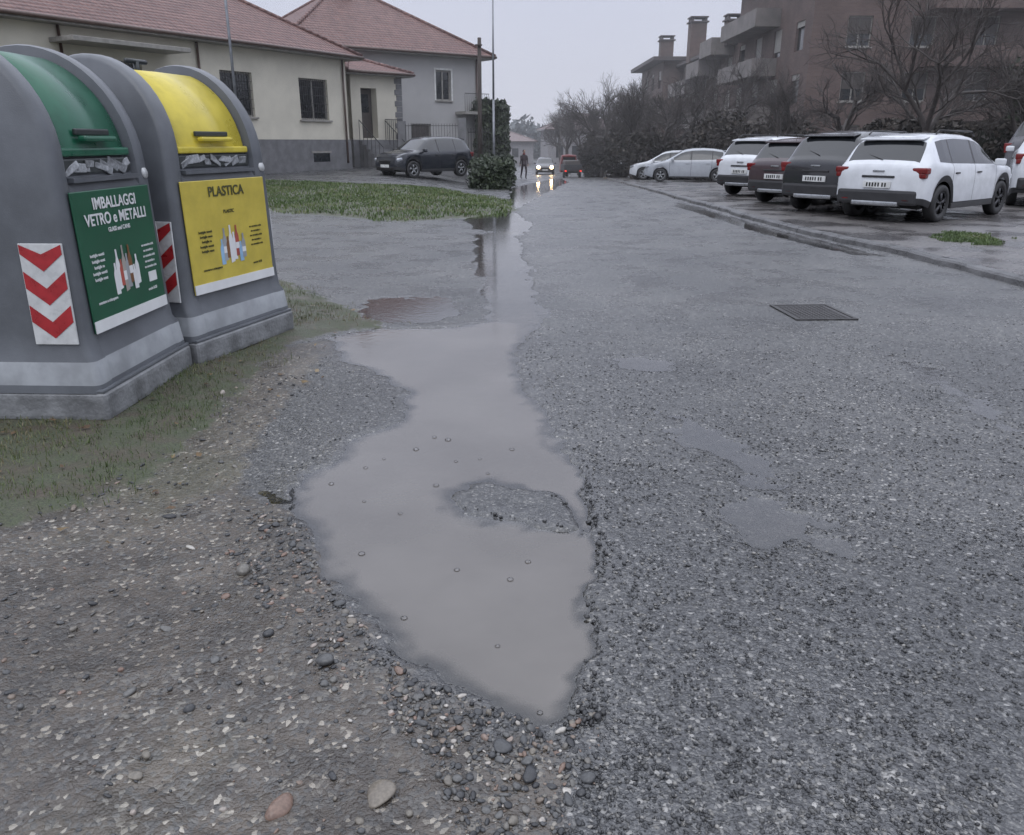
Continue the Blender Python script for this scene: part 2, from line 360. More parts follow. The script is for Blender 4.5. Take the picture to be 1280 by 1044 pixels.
# ------------------------------------------------------------------ grass blades
def blades(name,X,Y,H,W,pts,dz=0):
    n=len(X);a=rng.uniform(0,6.28,n);ln=rng.uniform(.1,.9,n);b_=rng.uniform(0,6.28,n)
    z=ground_h(X,Y,False)-.004+dz
    dx,dy=np.cos(a)*W/2,np.sin(a)*W/2;tx,ty=np.cos(b_)*H*ln,np.sin(b_)*H*ln
    V=np.stack([np.stack([X-dx,Y-dy,z],-1),np.stack([X+dx,Y+dy,z],-1),
        np.stack([X+dx*.8+tx*.35,Y+dy*.8+ty*.35,z+H*.6],-1),np.stack([X-dx*.8+tx*.35,Y-dy*.8+ty*.35,z+H*.6],-1),
        np.stack([X+tx,Y+ty,z+H*np.sqrt(1-ln*ln*.8)],-1)],1).reshape(-1,3)
    k=np.arange(n)*5
    F=np.concatenate([np.stack([k,k+1,k+2],-1),np.stack([k,k+2,k+3],-1),np.stack([k+3,k+2,k+4],-1)])
    m=stone_mat(name+'_blade',pts,.5);me=npmesh(name,V,F,m)
    t=np.clip(rng.random(n)*.5+.5*(fbm(X*1.5,Y*1.5,77)*1.3+.5),0,1);attr(me,'tone',np.repeat(t,5));link(bpy.data.objects.new(name,me))
GP=[(0,(.052,.082,.024)),(.35,(.08,.12,.034)),(.58,(.125,.148,.05)),(.74,(.18,.155,.08)),(1,(.19,.14,.085))]
n=140000;X=rng.uniform(-6.5,-.7,n);Y=rng.uniform(1.9,10,n);d=sdp(X,Y,GR1,1.5)+.5*fbm(X*2.2,Y*2.2,61)
dens=sm(.05,-.5,d)*(.35+.65*sm(-.25,.15,fbm(X*3.1,Y*3.1,66)))
k=(d<.05)&(rng.random(n)<dens);X,Y=X[k],Y[k]
blades('verge_grass',X,Y,rng.uniform(.012,.045,len(X)),.0038+.0*X,GP)
n=70000;P=np.array(GR2);X=rng.uniform(max(P[:,0].min(),-22),P[:,0].max(),n);Y=rng.uniform(P[:,1].min(),P[:,1].max(),n)
d=sdp(X,Y,GR2,1.5)+.7*fbm(X*.8,Y*.8,62);k=(d<.0)&(rng.random(n)<.45+.55*sm(-.3,.1,fbm(X*1.2,Y*.7,67)));X,Y=X[k],Y[k]
LP=[(0,(.058,.095,.028)),(.5,(.088,.138,.038)),(.85,(.14,.17,.062)),(1,(.18,.165,.09))]
blades('lawn_grass',X,Y,rng.uniform(.04,.09,len(X)),.02+.0*X,LP)
PG=[gp(u,v,.09) for u,v in [(1158,294),(1195,290),(1235,292),(1254,298),(1245,306),(1190,303)]]
P=np.array(PG);n=9000;X=rng.uniform(P[:,0].min()-.2,P[:,0].max()+.2,n);Y=rng.uniform(P[:,1].min()-.2,P[:,1].max()+.2,n)
k=(sdp(X,Y,PG,1.5)+.3*fbm(X*4,Y*4,63))<.0;X,Y=X[k],Y[k];zb=ground_h(X,Y,False)
blades('pavement_grass',X,Y,rng.uniform(.015,.05,len(X)),.012+.0*X,LP,dz=(T(X,Y)+.088-zb))
# fallen leaves
n=260;X=rng.uniform(-5,-.8,n);Y=rng.uniform(1.8,7.5,n);k=sdp(X,Y,GR1,1.5)<.5;X,Y=X[k],Y[k];n=len(X)
a=rng.uniform(0,6.28,n);z=ground_h(X,Y,False)+.012;s=rng.uniform(.010,.022,n)
V=np.stack([np.stack([X+np.cos(a+o_)*s*q,Y+np.sin(a+o_)*s*q,z+rng.uniform(-.004,.012,n)],-1) for o_,q in((0,1.3),(1.3,.7),(2.3,.8),(3.14,1.2),(4,.8),(5,.7))],1).reshape(-1,3)
F=np.arange(n*6).reshape(-1,6);lm=npmesh('fallen_leaves',V,F,stone_mat('dead_leaf',[(0,(.06,.035,.02)),(.6,(.13,.08,.04)),(1,(.22,.16,.08))],.4),False);attr(lm,'tone',np.repeat(rng.random(n),6));link(bpy.data.objects.new('fallen_leaves',lm))
# ------------------------------------------------------------------ parking pavement + kerb
KL=Z([(1420,402),(1280,360),(1180,332),(1050,303),(960,281),(850,250),(790,233),(745,219),(712,208)])
def paver_mat():
    m=bpy.data.materials.new('wet_block_paving');nt=nodes(m);b=NB(nt)
    tc=b.n('ShaderNodeTexCoord').outputs['Object']
    mp=b.n('ShaderNodeMapping',Vector=tc);mp.inputs['Rotation'].default_value=(0,0,.7)
    br=b.n('ShaderNodeTexBrick',Vector=mp.outputs[0],Scale=1.0);br.inputs['Brick Width'].default_value=.22;br.inputs['Row Height'].default_value=.11;br.inputs['Mortar Size'].default_value=.008
    br.inputs['Color1'].default_value=(.12,.112,.112,1);br.inputs['Color2'].default_value=(.17,.157,.152,1);br.inputs['Mortar'].default_value=(.05,.055,.05,1)
    no=b.n('ShaderNodeTexNoise',Vector=tc,Scale=.9,Detail=6.0).outputs[0]
    c=b.mix(b.sstep(no,.35,.65),b.mix(1,br.outputs[0],(.6,.6,.62),'MULTIPLY'),br.outputs[0])
    p=b.n('ShaderNodeBsdfPrincipled',Roughness=b.math('MULTIPLY_ADD',b.sstep(no,.4,.6),.2,.17));nt.links.new(c,p.inputs['Base Color'])
    bp=b.n('ShaderNodeBump',Strength=.35,Distance=.01,Height=b.math('MULTIPLY_ADD',br.outputs['Fac'],-1.0,no));nt.links.new(bp.outputs[0],p.inputs['Normal'])
    o=b.n('ShaderNodeOutputMaterial');nt.links.new(p.outputs[0],o.inputs[0]);return m
V=[];F=[];kx=np.array([p[0] for p in KL]);ky=np.array([p[1] for p in KL])
yy=np.concatenate([np.arange(ky[0],30,.25),np.arange(30,ky[-1],2)]);us=[0,.5,1,2,4,7,11,16,24,34,50]
ke=lambda y:np.interp(y,ky,kx)+.03*math.sin(y*1.7)+.09*float(fbm(np.array(y*1.9),np.array(.3),90))
for y in yy:
    x0=ke(y)+.13
    for u in us: V.append((x0+u,y,float(T(x0+u,y))+.085+.006*math.sin(x0*3+u*5+y*4)))
w=len(us)
for j in range(len(yy)-1):
    for i_ in range(w-1): a=j*w+i_;F.append((a,a+1,a+w+1,a+w))
mk('parking_pavement',V,F,paver_mat(),smooth=True)
kerb_m=mat('wet_kerb_stone',(.085,.085,.087),.3,var=.5,scale=3,bump=.6,bscale=50)
V=[];F=[]
for y in yy:
    x0=ke(y);z=float(T(x0,y))+.012*float(fbm(np.array(y*4.),np.array(.7),91))
    V+=[(x0-.03,y,z-.05),(x0,y,z+.06),(x0+.025,y,z+.084),(x0+.135,y,z+.09),(x0+.14,y,z-.05)]
for j in range(len(yy)-1):
    for i_ in range(4): a=j*5+i_;F.append((a,a+1,a+6,a+5))
mk('kerb',V,F,kerb_m)
mk('ground',[(-1500,-300,-1.65),(1500,-300,-1.65),(1500,2500,-1.65),(-1500,2500,-1.65)],[(0,1,2,3)],mat('field_ground',(.08,.09,.06),.8))
gx0,gy0=gp(1015,391)
iron=mat('wet_cast_iron',(.045,.043,.043),.4,metal=.2,bump=.5,bscale=70)
e=empty('manhole_cover',(gx0,gy0,float(ground_h(np.array([gx0]),np.array([gy0]))[0])+.006),.05)
boxes('frame',[(-.28,-.34,-.05,.28,-.31,.004),(-.28,.31,-.05,.28,.34,.004),(-.28,-.31,-.05,-.25,.31,.004),(.25,-.31,-.05,.28,.31,.004)],iron,e)
boxes('cover_plate',[(-.243,-.303,-.04,.243,.303,.000)],iron,e)
boxes('raised_studs',[(-.225+.045*i_,-.285+.052*j,.0005,-.225+.045*i_+.024,-.285+.052*j+.03,.0035) for i_ in range(10) for j in range(11)],iron,e)
# ------------------------------------------------------------------ recycling bins
def arc_profile():
    D=1.4;pts=[(.02,.165),(.022,.21),(.038,.34),(.068,.385),(.078,.50),(.088,.9),(.096,1.24),(.10,1.36)]
    n=24;arc=[]
    for i_ in range(n+1):
        a=math.pi*i_/n;arc.append((.7-.600*math.cos(a),1.38+.65*math.sin(a)))
    back=[(D-y,z) for y,z in pts[::-1]]
    return pts+arc+back,len(pts),n
grey=mat('grey_moulded_plastic',(.105,.113,.125),.36,var=.18,scale=2.5,bump=.1,bscale=160,spec=.5)
lgrey=mat('light_grey_plastic',(.28,.295,.31),.4,var=.2,scale=4)
basem=mat('concrete_grey_base',(.17,.175,.18),.5,var=.35,scale=6,bump=.3)
dark=mat('dark_plastic',(.03,.035,.035),.4);litm=mat('crumpled_film',(.24,.25,.26),.25,var=.5,scale=25)
white=mat('white_print',(.66,.67,.67),.35,var=.05)
redr=mat('red_reflective',(.33,.02,.025),.3,var=.15,scale=15)
whr=mat('white_reflective',(.52,.53,.53),.3,var=.12,scale=12)
def recycling_bin(loc,rz,lidc,signc,title,kind,W):
    e=empty('recycling_bin',(loc[0],loc[1],.015),rz)
    prof,k0,n=arc_profile()
    xin=lambda z:float(np.interp(z,[.16,.34,.40,1.3,2.04],[.0,.015,.03,.045,.10]))
    fr=[(0,.035),(.012,.01),(.03,0),(.10,0),(.125,.008),(.137,.07),(.863,.07),(.875,.008),(.90,0),(.97,0),(.988,.01),(1,.035)]
    V=[];F=[];MI=[]
    N=len(prof)
    for f,ins in fr:
        for (y,z) in prof:
            i2=ins
            if .13<f<.87 and z<1.30: i2=.010
            if z<1.30: dy,dz,l=(1 if y<.7 else -1),0,1
            else: dy,dz=.7-y,1.38-z;l=math.hypot(dy,dz)
            x=xin(z)+f*(W-2*xin(z));V.append((x,y+dy/l*i2,z+dz/l*i2))
    for s in range(len(fr)-1):
        for i_ in range(N-1):
            a=s*N+i_;F.append((a,a+1,a+N+1,a+N));zz=(prof[i_][1]+prof[i_+1][1])/2;MI.append(1 if .2<zz<.35 else 0)
    for s in(0,len(fr)-1):
        for i_ in range(N//2):
            q=[s*N+i_,s*N+i_+1,s*N+N-2-i_,s*N+N-1-i_]
            if len(set(q))<4: q=list(dict.fromkeys(q))
            F.append(tuple(q) if s==0 else tuple(q[::-1]));MI.append(1 if .2<(prof[i_][1]+prof[i_+1][1])/2<.35 and i_<5 else 0)
    ob=mk('body',V,F,[grey,lgrey],e,smooth=True,mi=MI)
    bm=bmesh.new();bm.from_mesh(ob.data);bmesh.ops.recalc_face_normals(bm,faces=bm.faces);bm.to_mesh(ob.data);bm.free()
    ob.data.polygons.foreach_set('use_smooth',[True]*len(ob.data.polygons))
    md=ob.modifiers.new('es','EDGE_SPLIT');md.split_angle=math.radians(42)
    box('base',(W/2,.7,.085),(W+.01,1.41,.17),basem,e,.035,seg=3)
    box('base_lip',(W/2,.7,.175),(W-.01,1.39,.02),grey,e,.008)
    for side in(0,1):
        V=[];F=[];m_=24
        for j in range(m_+1):
            a=math.radians(6+66*j/m_);
            for (f,rr) in((.15,.50),(.158,.548),(.5,.552),(.842,.548),(.85,.50)):
                y=.7-rr*math.cos(a);z=1.38+(rr+.045)*math.sin(a)
                if side: y=1.4-y
                x=xin(z)+f*(W-2*xin(z));V.append((x,y,z))
        for j in range(m_):
            for i_ in range(4): a=j*5+i_;F.append((a,a+1,a+6,a+5))
        mk('lid' if not side else 'lid_rear',V,F,lidc,e,smooth=True)
    lw=.70*(W-.1)
    box('lid_lip',(W/2,.140,1.43),(lw,.03,.045),lidc,e,.012)
    box('handle',(W/2,.112,1.50),(.34,.05,.03),lidc,e,.014)
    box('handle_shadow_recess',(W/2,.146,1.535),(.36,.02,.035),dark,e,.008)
    box('slot',(W/2,.155,1.355),(lw,.05,.085),dark,e,.01)
    for q in range(9):
        box('litter_%d'%q,(W/2-lw/2+.05+lw*.105*q+random.uniform(-.02,.02),.130,1.355+random.uniform(-.012,.018)),(random.uniform(.08,.15),.012,random.uniform(.03,.06)),litm,e,.005,rot=(random.uniform(-.3,.3),random.uniform(-.5,.5),random.uniform(-.2,.2)))
    boxes('slot_lip',[(W/2-lw/2,.085,1.275,W/2+lw/2,.16,1.300)],grey,e)
    sg=bpy.data.objects.new('sign',None);link(sg,e);sg.location=(W/2,.071,.84);sg.rotation_euler=(-.022,0,0)
    sw=W-.26
    box('sign_plate',(0,.004,0.01),(sw,.012,.76),signc[0],sg,.004,seg=1)
    box('sign_strip',(0,-.0045,-.335),(sw,.006,.065),white,sg)
    def txt(s,x,z,size,m,al='CENTER'):
        c=bpy.data.curves.new('lettering','FONT');c.body=s;c.size=size;c.align_x=al;c.extrude=.001;c.offset=size*.018
        o=bpy.data.objects.new('lettering',c);c.materials.append(m);o.location=(x,-.006,z);o.rotation_euler=(math.pi/2,0,0);link(o,sg)
    tm=signc[1]
    if kind==0:
        txt(title[0],0,.29,.088,tm);txt(title[1],0,.205,.088,tm)
    else: txt(title[0],0,.28,.095,tm)
    txt(title[2],0,.158,.034,tm)
    for j in range(5):
        txt('bottiglie vasetti lattine'[:18-j%3*3],-.29,.04-.033*j,.024,tm)
        txt('no ceramica cristallo'[:17-j%2*4],.30,.03-.033*j,.022,tm)
    txt('svuotare e sciacquare',-.26,-.22,.024,tm);txt('orario 8-20',.28,-.24,.024,tm)
    txt('comune  ambiente  servizi',0,-.346,.03,dark)
    cols=[white,mat('brown_glass',(.18,.08,.03),.3),lgrey,mat('print_blue',(.25,.42,.6) if kind else (.3,.28,.25),.4),mat('print_red',(.35,.07,.05),.4),white]
    for j in range(8):
        x=-.125+.036*j;h=[.2,.26,.17,.3,.22,.25,.16,.2][j]*.9;w_=.046;zb=-.2+.02*(j%3);g=.008*(j%2)
        pts=[(x-w_/2,zb),(x+w_/2,zb+g),(x+w_/2,zb+h*.62),(x+w_*.42,zb+h*.7),(x+w_*.22,zb+h*.8),(x+w_*.2,zb+h),(x-w_*.2,zb+h),(x-w_*.22,zb+h*.8),(x-w_*.42,zb+h*.7),(x-w_/2,zb+h*.62)]
        mk('printed_bottle_%d'%j,[(a,-.0035-.0004*j,c) for a,c in pts],[tuple(range(10))],cols[(j*5+kind*3)%6],sg)
        if j%2: mk('printed_label_%d'%j,[(x-w_*.48,-.0038-.0004*j,zb+h*.25),(x+w_*.48,-.0038-.0004*j,zb+h*.25),(x+w_*.48,-.0038-.0004*j,zb+h*.45),(x-w_*.48,-.0038-.0004*j,zb+h*.45)],[(0,1,2,3)],cols[(j*3+2)%6],sg)
    if kind==0: box('info_box',(.31,-.003,-.16),(.1,.004,.06),white,sg)
    for s,x,sx in((0,.026,1),(1,W-.026,-1)):
        box('chevron_board',(x,.225,.71),(.012,.235,.54),whr,e,.003,rot=(0,.012*sx,0))
        for j in range(3):
            z0=.455+.18*j+.02;o=-.0085*sx;zt=min(z0+.18,.975);y0,ym,y1=.112,.225,.338
            V=[(x+o,y0,z0+.09),(x+o,ym,z0),(x+o,y1,z0+.09),(x+o,y1,zt),(x+o,ym,z0+.09),(x+o,y0,zt)]
            V=[(a+ (c-.71)*.012*sx,b2,c) for a,b2,c in V]
            mk('chevron_%d'%j,V,[(0,1,4,5),(1,2,3,4)],redr,e)
    tubes('badge',[((W-.105,.110,1.30),(W-.105,.094,1.303),.035,.035)],whr,e,20)
    tubes('lifting_hook',[((W/2,.7,1.9),(W/2,.7,2.02),.02,.02),((W/2-.1,.7,2.02),(W/2+.1,.7,2.02),.016,.016)],dark,e,8)
    return e
green=mat('green_plastic',(.016,.105,.06),.3,var=.15);yel=mat('yellow_plastic',(.55,.45,.05),.3,var=.12)
gsign=mat('green_print',(.010,.080,.040),.35,var=.1);ysign=mat('yellow_print',(.50,.40,.06),.35,var=.1)
recycling_bin((-2.25,4.22),math.radians(88),green,(gsign,white),('IMBALLAGGI','VETRO e METALLI','GLASS and CANS'),0,1.14)
recycling_bin((-2.17,5.38),math.radians(73),yel,(ysign,mat('olive_ink',(.06,.06,.02),.4)),('PLASTICA','','PLASTIC'),1,1.22)
# ------------------------------------------------------------------ cars
glass=mat('car_glass',(.018,.02,.023),.05,var=.1,spec=.8)
tyre=mat('tyre_rubber',(.022,.022,.023),.6,var=.2);alloy=mat('alloy_rim',(.35,.36,.37),.3,metal=.8)
cladm=mat('black_cladding',(.026,.026,.028),.45);tail=mat('tail_lamp',(.15,.009,.009),.15,var=.3,scale=20)
lampg=mat('headlamp_glass',(.45,.47,.5),.08,metal=.5);platem=mat('number_plate',(.6,.61,.6),.4);seam=mat('panel_gap',(.006,.006,.006),.7)
def car(name,loc,heading,paint,L=4.1,H=1.55,Wd=1.80,suv=True,rails=False,clad=True,lights_on=False,ref='rr',base=None,rimm=None):
    fw=Vector((math.sin(heading),math.cos(heading),0));lf=Vector((-fw.y,fw.x,0))
    c=Vector((loc[0],loc[1],0))
    if ref=='rr': c=c+fw*L/2+lf*Wd/2
    zz=(float(T(c.x,c.y))+.088) if base is None else base
    e=empty(name,(c.x,c.y,zz),math.atan2(fw.y,fw.x))
    kx_=L/4.1;kz=H/1.55;hw=Wd/2;X0=-L/2
    hp=[(0,.90),(.03,1.0),(.10,1.08),(.36,1.42),(.5,1.49),(.8,1.53),(1.3,1.55),(1.9,1.535),(2.2,1.50),(2.42,1.43),(3.05,1.04),(3.2,1.0),(3.6,.95),(3.85,.88),(4.0,.78),(4.07,.68),(4.1,.60)]
    if not suv: hp=[(0,.86),(.03,.95),(.10,1.03),(.42,1.38),(.6,1.47),(1.0,1.53),(1.4,1.55),(1.9,1.535),(2.2,1.49),(2.42,1.42),(3.15,.98),(3.3,.94),(3.7,.86),(3.9,.78),(4.02,.69),(4.07,.62),(4.1,.56)]
    hx=np.array([p[0] for p in hp])*kx_;hz=np.array([p[1] for p in hp])*kz
    wx=np.array([0,.04,.12,.3,.8,3.3,3.7,3.92,4.04,4.1])*kx_;ww=np.array([.74,.80,.85,.88,.9,.9,.88,.81,.70,.60])/.9*hw
    bx=np.array([0,.3,1.0,3.0,4.1])*kx_;bz=np.array([.90,1.04,1.0,.96,.90])*kz
    r=.335 if suv else .305;RA=r+.055;c1=.74*kx_;c2=3.32*kx_
    doors=[1.02*kx_,1.95*kx_,2.92*kx_]
    st=set(np.round(np.arange(0,L+.001,.045),4).tolist()+np.round(hx,4).tolist()+[.015,.06,L-.015])
    for d in doors: st|={d-.006,d+.006}
    st|={1.12*kx_,1.30*kx_,1.92*kx_,2.0*kx_}
    st=sorted(st);st=[s for i_,s in enumerate(st) if i_==0 or s-st[i_-1]>.003]
    rings=[];sill=.24 if suv else .2
    for s in st:
        h=float(np.interp(s,hx,hz));w=float(np.interp(s,wx,ww));B=min(float(np.interp(s,bx,bz)),h-.03)
        zb=sill+ .10*float(sm(.5,0,np.array(s))+sm(L-.5,L,np.array(s)))
        for cc in(c1,c2):
            if abs(s-cc)<RA: zb=max(zb,r+math.sqrt(RA*RA-(s-cc)**2))
        g=max(0,h-B-.03);gg=min(1,g/.12)
        low=zb+(.11 if clad else .07);low=min(low,B-.12);ins=g*.36
        R_=[(w-.03,zb),(w-.0,low),(w+.0,low+(B-low)*.35),(w+.0,low+(B-low)*.62),(w-.015,low+(B-low)*.85),(w-.035,B),
            (w-.055,B+.025*gg+.004),(w-.06-ins,h-.085*gg-.004*(1-gg)-.01),(w-.10-ins-.03*gg,h-.028*gg-.006),(w-.22-ins,h-.008*gg),((w-.2-ins)*.5,h+.006),(0,h+.012)]
        rings.append([(X0+s,max(0,a),b2) for a,b2 in R_])
    nr=len(rings[0]);full=[r_+[(a,-b2,c_) for a,b2,c_ in r_[-2::-1]] for r_ in rings];N=2*nr-1
    V=[p for r_ in full for p in r_];F=[];MI=[]
    for j in range(len(st)-1):
        s=(st[j]+st[j+1])/2;h=float(np.interp(s,hx,hz));B=float(np.interp(s,bx,bz))
        isgap=any(abs(s-d)<.007 for d in doors)
        for i_ in range(N-1):
            k=i_ if i_<nr-1 else (2*(nr-1)-1-i_)
            a=j*N+i_;F.append((a,a+N,a+N+1,a+1));m_=0
            if k==0: m_=2 if clad else 0
            if isgap and 1<=k<=5: m_=3
            if k==6 and .52*kx_<s<2.88*kx_ and h-B>.10:
                m_=1
                if 1.92*kx_<s<2.0*kx_ or abs(s-1.02*kx_)<.03: m_=2
            if k>=8:
                if .11*kx_<s<.36*kx_ or 2.42*kx_<s<3.04*kx_: m_=1
            MI.append(m_)
    for j,flip in((0,False),(len(st)-1,True)):
        for i_ in range(nr-1):
            q=(j*N+i_,j*N+i_+1,j*N+N-2-i_,j*N+N-1-i_)
            if i_==nr-2:q=q[:2]+q[3:]
            F.append(q if not flip else q[::-1]);MI.append(2 if (i_<1) else 0)
    ob=mk('body',V,F,[paint,glass,cladm,seam],e,smooth=True,mi=MI)
    bm=bmesh.new();bm.from_mesh(ob.data);bmesh.ops.recalc_face_normals(bm,faces=bm.faces);bm.to_mesh(ob.data);bm.free()
    ob.data.polygons.foreach_set('use_smooth',[True]*len(ob.data.polygons))
    md=ob.modifiers.new('es','EDGE_SPLIT');md.split_angle=math.radians(38)
    box('underbody',(0,0,.42*kz),(L-.5,Wd-.42,.36),seam,e,.03)
    rm=rimm or alloy
    for cc,nm in((c1,'rear'),(c2,'front')):
        for sd in(1,-1):
            y=sd*(hw-.115);x=X0+cc
            prof=[(-.10,r*.62),(-.105,r*.85),(-.09,r*.97),(-.05,r),(.05,r),(.09,r*.97),(.105,r*.85),(.10,r*.66),(.075,r*.62)]
            V=[];F=[];n=28
            for t in range(n):
                a=2*math.pi*t/n
                for (oy,rr) in prof: V.append((x+rr*math.cos(a),y+sd*oy,r+rr*math.sin(a)))
            k=len(prof)
            for t in range(n):
                for q in range(k-1): F.append((t*k+q,t*k+q+1,((t+1)%n)*k+q+1,((t+1)%n)*k+q))
            mk('tyre_'+nm,V,F,tyre,e,smooth=True)
            tubes('wheel_dish_'+nm,[((x,y,r),(x,y+sd*.045,r),r*.63,r*.63)],seam,e,24)
            sp=[((x,y+sd*.045,r),(x,y+sd*.085,r),.055,.045)]
            for q in range(5):
                a=q*2*math.pi/5+.3
                for da in(-.12,.12): sp.append(((x+.04*math.cos(a),y+sd*.075,r+.04*math.sin(a)),(x+r*.62*math.cos(a+da),y+sd*.065,r+r*.62*math.sin(a+da)),.022,.017))
            for q in range(24):
                a,b3=q*math.pi/12,(q+1)*math.pi/12
                sp.append(((x+r*.62*math.cos(a),y+sd*.07,r+r*.62*math.sin(a)),(x+r*.62*math.cos(b3),y+sd*.07,r+r*.62*math.sin(b3)),.014,.014))
            tubes('rim_'+nm,sp,rm,e,6)
    for sd in(1,-1):
        box('tail_lamp',(X0+.095*kx_,sd*(hw-.165),.91*kz),(.18,.27,.11*kz),tail,e,.03)
        box('tail_lamp_lower',(X0+.08*kx_,sd*(hw-.135),.83*kz),(.14,.17,.10*kz),tail,e,.03)
        box('headlamp',(-X0-.20,sd*(hw-.24),.70*kz),(.24,.30,.13),lampg,e,.045,rot=(0,.25,-sd*.42))
        box('mirror',(X0+2.80*kx_,sd*(hw+.075),1.03*kz),(.12,.19,.13),paint,e,.035)
        for d in(1.13,2.06): box('door_handle',(X0+(d+.05)*kx_,sd*(hw+.005),.86*kz),(.16,.03,.03),paint if not clad else cladm,e,.01)
        box('side_skirt',(X0+2.03*kx_,sd*(hw-.035),sill+.04),(1.8*kx_,.06,.10),cladm,e,.015)
        box('rear_reflector',(X0-.025,sd*(hw-.32),.40*kz),(.03,.14,.04),tail,e,.01)
        if rails: tubes('roof_rail',[((X0+.65*kx_,sd*(hw-.27),H-.02),(X0+.75*kx_,sd*(hw-.27),H+.045),.014,.014),((X0+.75*kx_,sd*(hw-.27),H+.045),(X0+2.1*kx_,sd*(hw-.27),H+.03),.016,.016),((X0+2.1*kx_,sd*(hw-.27),H+.03),(X0+2.25*kx_,sd*(hw-.27),H-.05),.014,.014)],cladm,e,6)
    box('rear_bumper',(X0+.05,0,.44*kz),(.18,Wd-.30,.26) if clad else (.14,Wd-.4,.2),cladm if clad else paint,e,.05)
    box('rear_skid_plate',(X0+.02,0,.33*kz),(.14,Wd-.9,.09),alloy if clad else cladm,e,.03)
    box('plate',(X0-.022,0,(.66 if clad else .58)*kz),(.03,.52,.115),platem,e,.004)
    for q in range(7): box('plate_digit',(X0-.0385,-.17+.055*q+(.02 if q>1 else 0),(.66 if clad else .58)*kz),(.002,.03,.07),seam,e)
    box('tail_garnish',(X0-.006,0,.80*kz),(.03,.62,.04),cladm,e,.01)
    box('emblem',(X0-.006,0,.90*kz),(.03,.22,.03),alloy,e,.008)
    tubes('rear_wiper',[((X0+.085*kx_,0,1.09*kz),(X0+.18*kx_,.33,1.18*kz),.008,.006)],seam,e,5)
    box('spoiler',(X0+.40*kx_,0,(1.46 if suv else 1.43)*kz),(.26,Wd-.62,.03),paint,e,.012,rot=(0,-.16,0))
    tubes('aerial',[((X0+.75*kx_,0,H),(X0+.6*kx_,0,H+.18),.006,.004)],seam,e,5)
    box('grille',(-X0-.02,0,.58*kz),(.06,.72,.18),seam,e,.03);box('lower_grille',(-X0-.03,0,.36*kz),(.1,1.1,.12),seam,e,.03)
    box('plate_front',(-X0+.012,0,.46*kz),(.02,.52,.11),platem,e,.004)
    if lights_on:
        hm=mat('lit_headlamp',(1,.9,.7),.3,emit=(1,.66,.32),estr=40)
        for sd in(1,-1): tubes('lit_lamp',[((-X0-.05,sd*.6,.68),(-X0+.03,sd*.6,.68),.14,.14)],hm,e,12)
    return e
P=lambda n,c,**k:mat(n,c,.22,var=.06,coat=.6,**k)
wp=P('white_paint',(.60,.62,.65));blk=P('black_paint',(.024,.025,.029));dred=P('maroon_paint',(.06,.042,.048));silv=P('silver_paint',(.34,.36,.39));navy=P('dark_blue_paint',(.018,.021,.028))
HD=math.radians
drim=mat('dark_rim',(.06,.06,.065),.3,metal=.6)
car('parked_car',gp(1150,281,.09),HD(51),wp,4.1,1.56,1.80,rails=True,rimm=drim)
car('parked_car',gp(1062,270,.09),HD(53),blk,4.4,1.64,1.78)
car('parked_car',gp(1003,258,.09),HD(54),dred,4.1,1.53,1.74,clad=True)
car('parked_car',gp(955,247,.09),HD(53),wp,4.4,1.62,1.80,rails=True)
x,y=gp(862,227,.09);car('parked_car',(x,y+.4),HD(-78),silv,4.1,1.5,1.7,suv=False,clad=False,ref='c')
x,y=gp(838,226,.09);car('parked_car',(x+.6,y+3.6),HD(-72),wp,4.1,1.5,1.72,suv=False,clad=False,ref='c')
car('parked_car',(12.9,25.5),HD(52),wp,4.1,1.5,1.74,suv=False,clad=False,ref='c')
car('parked_car',(13.3,20.5),HD(30),wp,4.8,1.9,1.9,ref='c')
car('parked_van',(17.5,26.5),HD(52),mat('grey_van_paint',(.11,.11,.12),.3),5.0,2.35,1.95,ref='c',clad=False)
x,y=gp(522,219,.2);car('parked_car',(x,34.6),HD(-136),navy,4.05,1.58,1.75,ref='c',base=float(T(x,34.6))+.02)
x,y=gp(669,207);car('oncoming_car',(x,78),HD(182),P('dark_grey_paint',(.05,.05,.055)),4.1,1.5,1.74,suv=False,clad=False,lights_on=True,ref='c',base=float(T(x,78))+.01)
